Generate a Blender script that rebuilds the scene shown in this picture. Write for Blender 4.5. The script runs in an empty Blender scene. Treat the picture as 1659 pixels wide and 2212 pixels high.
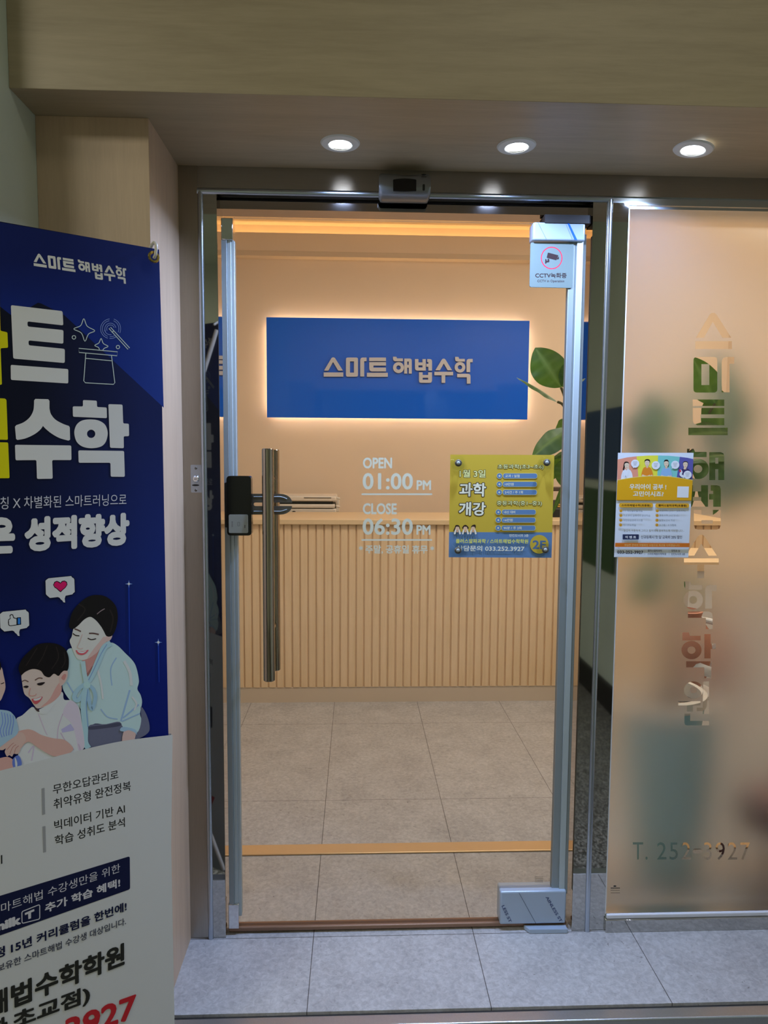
import bpy, bmesh, math, random
from mathutils import Vector, Matrix, geometry
random.seed(7)
SC = bpy.context.scene
COL = SC.collection
PI = math.pi

# ------------------------------------------------------------------ camera
W, H, F = 1659.0, 2212.0, 1530.0
YAW, PITCH, ROLL = 0.03892, 0.08273, 0.00648
CP = Vector((0.0, -1.9155, 1.35))
fw = Vector((math.sin(YAW)*math.cos(PITCH), math.cos(YAW)*math.cos(PITCH), -math.sin(PITCH)))
r0 = Vector((math.cos(YAW), -math.sin(YAW), 0))
u0 = r0.cross(fw)
RT = math.cos(ROLL)*r0 + math.sin(ROLL)*u0
UP = -math.sin(ROLL)*r0 + math.cos(ROLL)*u0
cd = bpy.data.cameras.new('camera')
cd.sensor_fit = 'VERTICAL'; cd.sensor_height = 24.0; cd.lens = 24.0*F/H
cd.clip_start = 0.02
cam = bpy.data.objects.new('camera', cd); COL.objects.link(cam)
cam.matrix_world = Matrix(((RT.x, UP.x, -fw.x, CP.x), (RT.y, UP.y, -fw.y, CP.y), (RT.z, UP.z, -fw.z, CP.z), (0, 0, 0, 1)))
SC.camera = cam

# ------------------------------------------------------------------ light
SC.view_settings.view_transform = 'Standard'
SC.view_settings.look = 'None'
SC.view_settings.gamma = 1.0
SC.view_settings.use_curve_mapping = False
SC.view_settings.exposure = 0.0
wd = bpy.data.worlds.new('world'); SC.world = wd; wd.use_nodes = True
wd.node_tree.nodes['Background'].inputs[0].default_value = (0.95, 1.0, 0.88, 1)
wd.node_tree.nodes['Background'].inputs[1].default_value = 0.24

def area(name, loc, sx, sy, power, color, rot=(0, 0, 0), spread=PI):
    l = bpy.data.lights.new(name, 'AREA'); l.shape = 'RECTANGLE'; l.size = sx; l.size_y = sy
    l.energy = power; l.color = color; l.spread = spread
    o = bpy.data.objects.new(name, l); COL.objects.link(o); o.location = loc; o.rotation_euler = rot
    return o
# unseen fill lights for the corridor; unseen warm room lights for the shop
area('corridor_fill_light', (-1.95, -2.35, 2.84), 1.3, 0.7, 35.0, (1.0, 0.98, 0.84))
area('corridor_fill_light', (0.75, -1.35, 2.84), 1.2, 0.3, 3.0, (1.0, 0.98, 0.84))  # second fill, added to even out the light on the fascia
area('unseen_shop_light', (0.2, 0.75, 2.79), 1.2, 0.5, 16.5, (1.0, 0.93, 0.88))
area('unseen_shop_light', (1.5, 0.62, 2.79), 1.0, 0.6, 17.0, (1.0, 0.90, 0.80))
area('unseen_shop_light', (2.0, 1.9, 2.79), 0.6, 0.6, 9.0, (1.0, 0.86, 0.70))  # third lamp, added to brighten the wall behind the frosted glass
SPOT_POWER = 7.2
SPOT_COLOR = (0.42, 0.58, 1.0)

# ------------------------------------------------------------------ pixel -> place (measuring helpers)
def ray(px, py): return fw + RT*((px-W/2)/F) - UP*((py-H/2)/F)
def atY(px, py, y):
    d = ray(px, py); return CP + d*((y-CP.y)/d.y)
def atZ(px, py, z):
    d = ray(px, py); return CP + d*((z-CP.z)/d.z)
def atP(px, py, o, n):
    d = ray(px, py); return CP + d*((o-CP).dot(n)/d.dot(n))

# ------------------------------------------------------------------ colour and materials
def s2l(c):
    c = c/255.0
    return c/12.92 if c <= 0.04045 else ((c+0.055)/1.055)**2.4
def lin(r, g, b): return (s2l(r), s2l(g), s2l(b), 1.0)

def newmat(name):
    m = bpy.data.materials.new(name); m.use_nodes = True
    nt = m.node_tree; b = nt.nodes['Principled BSDF']
    return m, nt, b
def setin(b, **k):
    names = dict(color='Base Color', rough='Roughness', metal='Metallic', spec='Specular IOR Level', trans='Transmission Weight',
                 ior='IOR', alpha='Alpha', coat='Coat Weight', aniso='Anisotropic', emc='Emission Color', ems='Emission Strength', sub='Subsurface Weight')
    for a, v in k.items(): b.inputs[names[a]].default_value = v
def mat(name, color, rough=0.5, metal=0.0, **k):
    m, nt, b = newmat(name); setin(b, color=color, rough=rough, metal=metal, **k); return m
def nd(nt, t, **k):
    n = nt.nodes.new(t)
    for a, v in k.items():
        if a.startswith('i_'): n.inputs[int(a[2:])].default_value = v
        else: setattr(n, a, v)
    return n
def ramp(nt, fac, stops):
    r = nt.nodes.new('ShaderNodeValToRGB'); e = r.color_ramp.elements
    while len(e) < len(stops): e.new(0.5)
    for k, (p, c) in enumerate(stops): e[k].position = p; e[k].color = c
    nt.links.new(fac, r.inputs[0]); return r.outputs[0]
def coords(nt, scale, loc=(0, 0, 0)):
    t = nt.nodes.new('ShaderNodeTexCoord'); m = nt.nodes.new('ShaderNodeMapping')
    g = nt.nodes.new('ShaderNodeNewGeometry')
    nt.links.new(g.outputs['Position'], m.inputs[0]); m.inputs['Scale'].default_value = scale; m.inputs['Location'].default_value = loc
    return m.outputs[0]
def noise(nt, vec, scale, detail=4, rough=0.55, dist=0.0):
    n = nt.nodes.new('ShaderNodeTexNoise'); n.inputs['Scale'].default_value = scale; n.inputs['Detail'].default_value = detail
    n.inputs['Roughness'].default_value = rough; n.inputs['Distortion'].default_value = dist
    nt.links.new(vec, n.inputs['Vector']); return n.outputs['Fac']
def bump(nt, b, fac, strength, dist=0.001):
    n = nt.nodes.new('ShaderNodeBump'); n.inputs['Strength'].default_value = strength; n.inputs['Distance'].default_value = dist
    nt.links.new(fac, n.inputs['Height']); nt.links.new(n.outputs[0], b.inputs['Normal'])

def wood(name, dark, light, scale, rough=0.45):
    m, nt, b = newmat(name)
    v = coords(nt, scale)
    f1 = noise(nt, v, 3.0, 6, 0.6, 0.6)
    f2 = noise(nt, v, 22.0, 3, 0.6)
    mx = nt.nodes.new('ShaderNodeMath'); mx.operation = 'MULTIPLY_ADD'; mx.inputs[1].default_value = 0.35
    nt.links.new(f2, mx.inputs[0]); nt.links.new(f1, mx.inputs[2])
    c = ramp(nt, mx.outputs[0], [(0.42, dark), (0.92, light)])
    nt.links.new(c, b.inputs['Base Color']); b.inputs['Roughness'].default_value = rough
    return m
def paint(name, color, var=0.06, rough=0.7):
    m, nt, b = newmat(name)
    f = noise(nt, coords(nt, (1, 1, 1)), 2.5, 5)
    d = tuple(c*(1-var) for c in color[:3])+(1,); l = tuple(min(1, c*(1+var)) for c in color[:3])+(1,)
    nt.links.new(ramp(nt, f, [(0.3, d), (0.7, l)]), b.inputs['Base Color']); b.inputs['Roughness'].default_value = rough
    bump(nt, b, noise(nt, coords(nt, (1, 1, 1)), 180, 2), 0.08)
    return m

M = {}
M['fascia'] = wood('oak_laminate_lengthways', lin(168, 150, 122), lin(190, 171, 141), (0.7, 8, 8))
M['pilaster'] = wood('oak_laminate_upright', lin(200, 170, 140), lin(220, 190, 158), (8, 8, 0.7))
M['pale_wall'] = paint('pale_wall_paint', lin(205, 212, 196))
M['cream'] = paint('cream_wall_paint', lin(232, 214, 192), 0.02)
M['ceil'] = paint('ceiling_paint', lin(225, 212, 186), 0.03)
M['desk_wood'] = wood('desk_oak', lin(230, 198, 152), lin(242, 212, 170), (14, 14, 0.8), 0.5)
M['counter'] = wood('counter_oak', lin(226, 196, 150), lin(236, 208, 164), (0.8, 9, 9), 0.4)
M['plinth'] = mat('desk_plinth', lin(214, 196, 172), 0.6)
def tile():
    m, nt, b = newmat('vinyl_floor_tile')
    v = coords(nt, (1, 1, 1), (0.1163+0.45*4, 0.033+0.783*4, 0))
    br = nd(nt, 'ShaderNodeTexBrick', offset=0.0, squash=1.0)
    br.inputs['Color1'].default_value = (1, 1, 1, 1); br.inputs['Color2'].default_value = (0.95, 0.95, 0.95, 1)
    br.inputs['Mortar'].default_value = (0.12, 0.11, 0.1, 1)
    br.inputs['Scale'].default_value = 1.0; br.inputs['Mortar Size'].default_value = 0.0009
    br.inputs['Brick Width'].default_value = 0.45; br.inputs['Row Height'].default_value = 0.783; br.inputs['Mortar Smooth'].default_value = 0.0
    nt.links.new(v, br.inputs['Vector'])
    w = coords(nt, (1, 1, 1))
    f1 = noise(nt, w, 70, 8, 0.7, 0.7); f2 = noise(nt, w, 7, 4, 0.6, 0.4)
    ad = nd(nt, 'ShaderNodeMath', operation='MULTIPLY_ADD', i_1=0.45); nt.links.new(f2, ad.inputs[0]); nt.links.new(f1, ad.inputs[2])
    c = ramp(nt, ad.outputs[0], [(0.46, lin(148, 145, 142)), (0.68, lin(172, 168, 164)), (0.92, lin(194, 191, 187))])
    f3 = noise(nt, w, 26, 2, 0.5, 3.0)
    sc = ramp(nt, f3, [(0.255, (0.35, 0.33, 0.3, 1)), (0.275, (1, 1, 1, 1))])
    mu = nd(nt, 'ShaderNodeMixRGB', blend_type='MULTIPLY', i_0=1.0); nt.links.new(c, mu.inputs[1]); nt.links.new(br.outputs[0], mu.inputs[2])
    mu2 = nd(nt, 'ShaderNodeMixRGB', blend_type='MULTIPLY', i_0=0.6); nt.links.new(mu.outputs[0], mu2.inputs[1]); nt.links.new(sc, mu2.inputs[2])
    nt.links.new(mu2.outputs[0], b.inputs['Base Color'])
    b.inputs['Roughness'].default_value = 0.42; b.inputs['Specular IOR Level'].default_value = 0.35
    bump(nt, b, f1, 0.12)
    return m
M['tile'] = tile()
def terrazzo():
    m, nt, b = newmat('corridor_terrazzo')
    v = coords(nt, (1, 1, 1))
    vo = nd(nt, 'ShaderNodeTexVoronoi'); vo.inputs['Scale'].default_value = 170; nt.links.new(v, vo.inputs['Vector'])
    f = noise(nt, v, 60, 3)
    bw = nd(nt, 'ShaderNodeRGBToBW'); nt.links.new(vo.outputs['Color'], bw.inputs[0])
    c = ramp(nt, bw.outputs[0], [(0.25, lin(60, 56, 50)), (0.5, lin(110, 104, 92)), (0.8, lin(176, 170, 156))])
    nt.links.new(c, b.inputs['Base Color']); b.inputs['Roughness'].default_value = 0.35
    return m
M['terrazzo'] = terrazzo()
def brushed(name, color, rough, along, amount):
    m, nt, b = newmat(name)
    v = coords(nt, along)
    f = noise(nt, v, 120, 3)
    c = ramp(nt, f, [(0.3, tuple(x*0.92 for x in color[:3])+(1,)), (0.7, color)])
    nt.links.new(c, b.inputs['Base Color'])
    setin(b, metal=1.0, rough=rough)
    bump(nt, b, f, amount, 0.0004)
    return m
M['steel_head'] = brushed('brushed_steel_header', lin(166, 158, 152), 0.24, (0.15, 1, 9), 0.1)
setin(M['steel_head'].node_tree.nodes['Principled BSDF'], aniso=0.85)
M['steel_head'].node_tree.nodes['Principled BSDF'].inputs['Anisotropic Rotation'].default_value = 0.25
M['steel_lower'] = brushed('polished_steel_header', lin(170, 162, 156), 0.06, (0.15, 1, 9), 0.01)
M['steel_jamb'] = brushed('brushed_steel_jamb', lin(176, 168, 156), 0.30, (9, 1, 0.15), 0.35)
M['mirror'] = mat('polished_steel', lin(192, 190, 184), 0.035, 1.0)
M['bead'] = mat('satin_steel_bead', lin(188, 196, 206), 0.28, 1.0)
M['nosing'] = brushed('scuffed_steel_nosing', lin(205, 208, 212), 0.34, (3, 3, 3), 0.6)
M['chrome'] = mat('chrome', lin(225, 225, 225), 0.09, 1.0)
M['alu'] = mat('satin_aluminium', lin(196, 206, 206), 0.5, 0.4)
M['alu_dark'] = mat('dark_satin_aluminium', lin(158, 166, 166), 0.5, 0.45)  # darker tone of the two-tone door edge profiles
M['handle'] = mat('polished_tube_steel', lin(178, 166, 150), 0.08, 1.0)
M['zinc'] = mat('zinc_plate', lin(120, 114, 104), 0.38, 0.8)
M['black_gloss'] = mat('black_gloss_plastic', lin(10, 10, 11), 0.14)
M['black'] = mat('black_plastic', lin(20, 20, 21), 0.5)
M['rubber'] = mat('dark_rubber', lin(36, 32, 30), 0.6)
M['copper'] = mat('brown_door_seal', lin(146, 112, 88), 0.4, 0.3)
M['brass_strip'] = mat('gold_anodised_strip', lin(228, 190, 138), 0.35, 0.45)
M['silver_plastic'] = mat('silver_plastic', lin(146, 148, 150), 0.34, 0.8)
M['pad'] = mat('silver_reader_pad', lin(178, 184, 178), 0.4, 0.3)
M['white_plastic'] = mat('white_plastic', lin(226, 218, 204), 0.4)
M['white'] = mat('white_enamel', lin(232, 232, 228), 0.4)
M['film_blue'] = mat('pale_blue_protective_film', lin(176, 190, 206), 0.3, 0.25)
M['silicone'] = mat('white_sealant', lin(222, 222, 226), 0.45)
M['sign_blue'] = mat('blue_acrylic', lin(26, 108, 246), 0.07, spec=0.3)
M['letters'] = mat('pale_grey_letter_face', lin(205, 210, 222), 0.4)
M['letter_side'] = mat('grey_letter_side', lin(120, 116, 116), 0.4)
M['lens'] = None
def emis(name, color, strength):
    m, nt, b = newmat(name); setin(b, color=(0, 0, 0, 1), emc=color, ems=strength); return m
M['led_warm'] = emis('warm_led_strip', (1.0, 0.60, 0.24, 1), 26.0)
M['led_cove'] = emis('warm_cove_led', (1.0, 0.60, 0.24, 1), 9.0)
M['lens'] = emis('downlight_lens', (0.80, 0.90, 1.0, 1), 14.0)
def printmat(name, rough=0.4, spec=0.4):
    m, nt, b = newmat(name)
    a = nd(nt, 'ShaderNodeAttribute', attribute_name='Ink')
    nt.links.new(a.outputs['Color'], b.inputs['Base Color']); b.inputs['Roughness'].default_value = rough; b.inputs['Specular IOR Level'].default_value = spec
    return m
M['print_banner'] = printmat('printed_vinyl_banner', 0.5, 0.25)
M['print_gloss'] = printmat('printed_glossy_paper', 0.3, 0.3)
M['print_matt'] = printmat('printed_matt_film', 0.6, 0.2)
def thin_glass(name, tint, refl=1.0):
    m = bpy.data.materials.new(name); m.use_nodes = True; nt = m.node_tree; nt.nodes.clear()
    o = nt.nodes.new('ShaderNodeOutputMaterial'); mix = nt.nodes.new('ShaderNodeMixShader')
    t = nt.nodes.new('ShaderNodeBsdfTransparent'); t.inputs[0].default_value = tint
    g = nt.nodes.new('ShaderNodeBsdfGlossy'); g.inputs['Roughness'].default_value = 0.01
    f = nt.nodes.new('ShaderNodeFresnel'); f.inputs[0].default_value = 1.42
    ma = nt.nodes.new('ShaderNodeMath'); ma.operation = 'MULTIPLY'; ma.inputs[1].default_value = refl
    nt.links.new(f.outputs[0], ma.inputs[0]); nt.links.new(ma.outputs[0], mix.inputs[0])
    nt.links.new(t.outputs[0], mix.inputs[1]); nt.links.new(g.outputs[0], mix.inputs[2]); nt.links.new(mix.outputs[0], o.inputs[0])
    return m
M['glass'] = thin_glass('clear_plate_glass', (0.975, 0.985, 0.975, 1), 0.7)
M['clear_cup'] = thin_glass('clear_vinyl_cup', (0.94, 0.97, 0.94, 1), 0.4)
def frost():
    m = bpy.data.materials.new('frosted_film'); m.use_nodes = True; nt = m.node_tree; nt.nodes.clear()
    o = nt.nodes.new('ShaderNodeOutputMaterial'); mix = nt.nodes.new('ShaderNodeMixShader'); mix.inputs[0].default_value = 0.21
    g = nt.nodes.new('ShaderNodeBsdfRefraction'); g.inputs['Roughness'].default_value = 0.64; g.inputs['IOR'].default_value = 1.42; g.inputs['Color'].default_value = (1, 1, 0.99, 1)
    mix2 = nt.nodes.new('ShaderNodeMixShader'); mix2.inputs[0].default_value = 0.16
    tl = nt.nodes.new('ShaderNodeBsdfTranslucent'); tl.inputs[0].default_value = (0.94, 0.95, 0.93, 1)
    df = nt.nodes.new('ShaderNodeBsdfDiffuse'); df.inputs[0].default_value = (0.80, 0.83, 0.80, 1)
    nt.links.new(tl.outputs[0], mix2.inputs[1]); nt.links.new(df.outputs[0], mix2.inputs[2])
    nt.links.new(g.outputs[0], mix.inputs[1]); nt.links.new(mix2.outputs[0], mix.inputs[2]); nt.links.new(mix.outputs[0], o.inputs[0])
    return m
M['frost'] = frost()
def leafmat():
    m, nt, b = newmat('rubber_plant_leaf')
    f = noise(nt, coords(nt, (1, 1, 1)), 9, 3)
    a = nd(nt, 'ShaderNodeAttribute', attribute_name='Ink')
    c = ramp(nt, f, [(0.3, lin(46, 84, 34)), (0.7, lin(78, 118, 48))])
    mu = nd(nt, 'ShaderNodeMixRGB', blend_type='MIX', i_0=0.0)
    nt.links.new(a.outputs['Fac'], mu.inputs[0]); nt.links.new(c, mu.inputs[1]); mu.inputs[2].default_value = lin(140, 168, 96)
    nt.links.new(mu.outputs[0], b.inputs['Base Color']); setin(b, rough=0.38, spec=0.4)
    tl = nt.nodes.new('ShaderNodeBsdfTranslucent'); tl.inputs[0].default_value = lin(110, 150, 40)
    mx = nt.nodes.new('ShaderNodeMixShader'); mx.inputs[0].default_value = 0.3
    out = nt.nodes['Material Output']
    nt.links.new(b.outputs[0], mx.inputs[1]); nt.links.new(tl.outputs[0], mx.inputs[2]); nt.links.new(mx.outputs[0], out.inputs[0])
    return m
M['leaf'] = leafmat()
M['stem'] = mat('plant_stem', lin(104, 96, 52), 0.6)
M['bark'] = mat('plant_trunk', lin(110, 84, 60), 0.8)
M['pot'] = mat('grey_green_glazed_pot', lin(150, 192, 196), 0.35)
M['pot_rim'] = mat('ivory_pot_rim', lin(226, 220, 204), 0.35)
M['terracotta'] = mat('terracotta', lin(186, 126, 98), 0.6)
M['maroon'] = mat('maroon_upholstery', lin(96, 34, 36), 0.7)
def pebbles():
    m, nt, b = newmat('pebble_top_dressing')
    vo = nd(nt, 'ShaderNodeTexVoronoi'); vo.inputs['Scale'].default_value = 60; nt.links.new(coords(nt, (1, 1, 1)), vo.inputs['Vector'])
    nt.links.new(ramp(nt, vo.outputs['Distance'], [(0.2, lin(150, 132, 110)), (0.55, lin(40, 32, 26))]), b.inputs['Base Color'])
    bump(nt, b, vo.outputs['Distance'], 1.0, 0.01); return m
M['pebbles'] = pebbles()

# ------------------------------------------------------------------ mesh building
class MB:
    def __init__(s): s.v = []; s.f = []; s.mi = []; s.ink = []
    def add(s, vs, fs, mi=0, ink=None):
        b = len(s.v); s.v += [Vector(p) for p in vs]; s.f += [tuple(i+b for i in f) for f in fs]; s.mi += [mi]*len(fs)
        s.ink += list(ink) if isinstance(ink, list) else [ink or (0, 0, 0, 1)]*len(vs)
    def box(s, x0, x1, y0, y1, z0, z1, mi=0):
        v = [(x, y, z) for z in (z0, z1) for y in (y0, y1) for x in (x0, x1)]
        s.add(v, [(0, 2, 3, 1), (4, 5, 7, 6), (0, 1, 5, 4), (2, 6, 7, 3), (0, 4, 6, 2), (1, 3, 7, 5)], mi)
    def obox(s, c, ax, ay, az, mi=0):
        c = Vector(c); v = [c+ax*i+ay*j+az*k for k in (-1, 1) for j in (-1, 1) for i in (-1, 1)]
        s.add(v, [(0, 2, 3, 1), (4, 5, 7, 6), (0, 1, 5, 4), (2, 6, 7, 3), (0, 4, 6, 2), (1, 3, 7, 5)], mi)
    def prism(s, pts, d, mi=0, side=None, cap_back=True):
        n = len(pts); d = Vector(d); a = [Vector(p) for p in pts]; b = [p+d for p in a]
        t = geometry.tessellate_polygon([a])
        s.add(a, t, mi)
        if cap_back: s.add(b, [tuple(reversed(x)) for x in t], mi)
        s.add(a+b, [(i, (i+1) % n, n+(i+1) % n, n+i) for i in range(n)], mi if side is None else side)
    def tube(s, path, r, n=12, mi=0, caps=True):
        path = [Vector(p) for p in path]; rs = r if isinstance(r, (list, tuple)) else [r]*len(path)
        rings = []; prev = None
        for i, p in enumerate(path):
            t = (path[min(i+1, len(path)-1)]-path[max(i-1, 0)]).normalized()
            a = prev if prev is not None else (Vector((0, 0, 1)) if abs(t.z) < 0.9 else Vector((1, 0, 0)))
            x = (a - t*a.dot(t)).normalized(); y = t.cross(x); prev = x
            rings.append([p+(x*math.cos(2*PI*k/n)+y*math.sin(2*PI*k/n))*rs[i] for k in range(n)])
        v = [q for rg in rings for q in rg]; f = []
        for i in range(len(path)-1):
            for k in range(n): f.append((i*n+k, i*n+(k+1) % n, (i+1)*n+(k+1) % n, (i+1)*n+k))
        if caps: f.append(tuple(reversed(range(n)))); f.append(tuple(range((len(path)-1)*n, len(path)*n)))
        s.add(v, f, mi)
    def lathe(s, prof, c, axis=(0, 0, 1), n=32, mi=0, close=False):
        c = Vector(c); ax = Vector(axis).normalized(); a = Vector((1, 0, 0)) if abs(ax.x) < 0.9 else Vector((0, 1, 0))
        x = (a-ax*a.dot(ax)).normalized(); y = ax.cross(x); v = []; f = []; m = len(prof)
        for k in range(n):
            q = 2*PI*k/n
            for r, h in prof: v.append(c+ax*h+(x*math.cos(q)+y*math.sin(q))*r)
        for k in range(n):
            k2 = (k+1) % n
            for i in range(m-1): f.append((k*m+i, k2*m+i, k2*m+i+1, k*m+i+1))
        s.add(v, f, mi)
    def build(s, name, mats, parent=None, bevel=0.0, smooth=True, ang=35, recalc=True, seg=2):
        me = bpy.data.meshes.new(name); org = Vector((0, 0, 0))
        if parent is None and s.v:
            xs = [p.x for p in s.v]; ys = [p.y for p in s.v]; zs = [p.z for p in s.v]
            org = Vector(((min(xs)+max(xs))/2, (min(ys)+max(ys))/2, min(zs)))
        me.from_pydata([tuple(p-org) for p in s.v], [], s.f)
        for m in (mats if isinstance(mats, (list, tuple)) else [mats]): me.materials.append(m)
        me.polygons.foreach_set('material_index', s.mi)
        at = me.attributes.new('Ink', 'FLOAT_COLOR', 'POINT')
        at.data.foreach_set('color', [x for c in s.ink for x in c])
        if recalc:
            bm = bmesh.new(); bm.from_mesh(me); bmesh.ops.remove_doubles(bm, verts=bm.verts, dist=1e-6)
            bmesh.ops.recalc_face_normals(bm, faces=bm.faces); bm.to_mesh(me); bm.free()
        if smooth:
            me.polygons.foreach_set('use_smooth', [True]*len(me.polygons)); me.set_sharp_from_angle(angle=math.radians(ang))
        me.update()
        o = bpy.data.objects.new(name, me); COL.objects.link(o)
        if parent is not None:
            o.parent = parent; o.matrix_parent_inverse = Matrix.Translation(-WORLD_LOC[parent.name])
            WORLD_LOC[o.name] = Vector((0, 0, 0))
        else:
            o.location = org; WORLD_LOC[o.name] = org
        if bevel > 0:
            b = o.modifiers.new('Bevel', 'BEVEL'); b.width = bevel; b.segments = seg; b.limit_method = 'ANGLE'; b.angle_limit = math.radians(40)
        return o
WORLD_LOC = {}
def tag(o, label=None, cat=None, group=None, kind=None):
    if label: o['label'] = label
    if cat: o['category'] = cat
    if group: o['group'] = group
    if kind: o['kind'] = kind
    return o
def empty(name, loc, label=None, cat=None, group=None, kind=None):
    o = bpy.data.objects.new(name, None); o.empty_display_size = 0.05; COL.objects.link(o); o.location = loc
    WORLD_LOC[o.name] = Vector(loc); return tag(o, label, cat, group, kind)
def copy_tree(o, parent=None):
    c = o.copy(); COL.objects.link(c)
    if parent is not None:
        c.parent = parent; c.matrix_parent_inverse = o.matrix_parent_inverse.copy()
    for ch in [x for x in COL.objects if x.parent == o]: copy_tree(ch, c)
    return c
def box(name, m, dims, parent=None, bevel=0.0):
    b = MB(); b.box(*dims); return b.build(name, m, parent, bevel)

def spline(pts, n=6, closed=True):
    out = []; k = len(pts); rng = range(k) if closed else range(k-1)
    for i in rng:
        if closed: p0, p1, p2, p3 = pts[i-1], pts[i], pts[(i+1) % k], pts[(i+2) % k]
        else: p0, p1, p2, p3 = pts[max(i-1, 0)], pts[i], pts[i+1], pts[min(i+2, k-1)]
        for j in range(n):
            t = j/n; t2 = t*t; t3 = t2*t
            out.append(tuple(0.5*((2*b)+(-a+c)*t+(2*a-5*b+4*c-d)*t2+(-a+3*b-3*c+d)*t3) for a, b, c, d in zip(p0, p1, p2, p3)))
    if not closed: out.append(tuple(pts[-1]))
    return out
def fillet(pts, r, n=4):
    out = []; k = len(pts)
    for i in range(k):
        a, b, c = Vector(pts[i-1]), Vector(pts[i]), Vector(pts[(i+1) % k])
        d1 = (a-b); d2 = (c-b); rr = min(r, d1.length*0.45, d2.length*0.45)
        if rr <= 1e-9: out.append(tuple(b)); continue
        p = b+d1.normalized()*rr; q = b+d2.normalized()*rr
        for j in range(n+1):
            t = j/n; out.append(tuple(p*(1-t)**2+b*2*t*(1-t)+q*t*t))
    return out
def circ(cx, cy, r, n=28, ry=None): return [(cx+r*math.cos(2*PI*k/n), cy+(ry or r)*math.sin(2*PI*k/n)) for k in range(n)]

# ------------------------------------------------------------------ lettering
_dg = None
def curve_tris(cu):
    o = bpy.data.objects.new('tmp', cu); COL.objects.link(o)
    me = bpy.data.meshes.new_from_object(o.evaluated_get(bpy.context.evaluated_depsgraph_get()))
    v = [(p.co.x, p.co.y) for p in me.vertices]; f = [tuple(p.vertices) for p in me.polygons]
    bpy.data.objects.remove(o); bpy.data.curves.remove(cu); bpy.data.meshes.remove(me)
    return v, f
TXT = {}
def text_tris(s, off):
    k = (s, off)
    if k not in TXT:
        cu = bpy.data.curves.new('t', 'FONT'); cu.body = s; cu.resolution_u = 3; cu.offset = off; cu.fill_mode = 'FRONT'
        TXT[k] = curve_tris(cu)
    return TXT[k]
def loops_tris(loops):
    cu = bpy.data.curves.new('t', 'CURVE'); cu.dimensions = '2D'; cu.fill_mode = 'FRONT'
    for lp in loops:
        sp = cu.splines.new('POLY'); sp.points.add(len(lp)-1); sp.use_cyclic_u = True
        for p, q in zip(sp.points, lp): p.co = (q[0], q[1], 0, 1)
    return curve_tris(cu)

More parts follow.
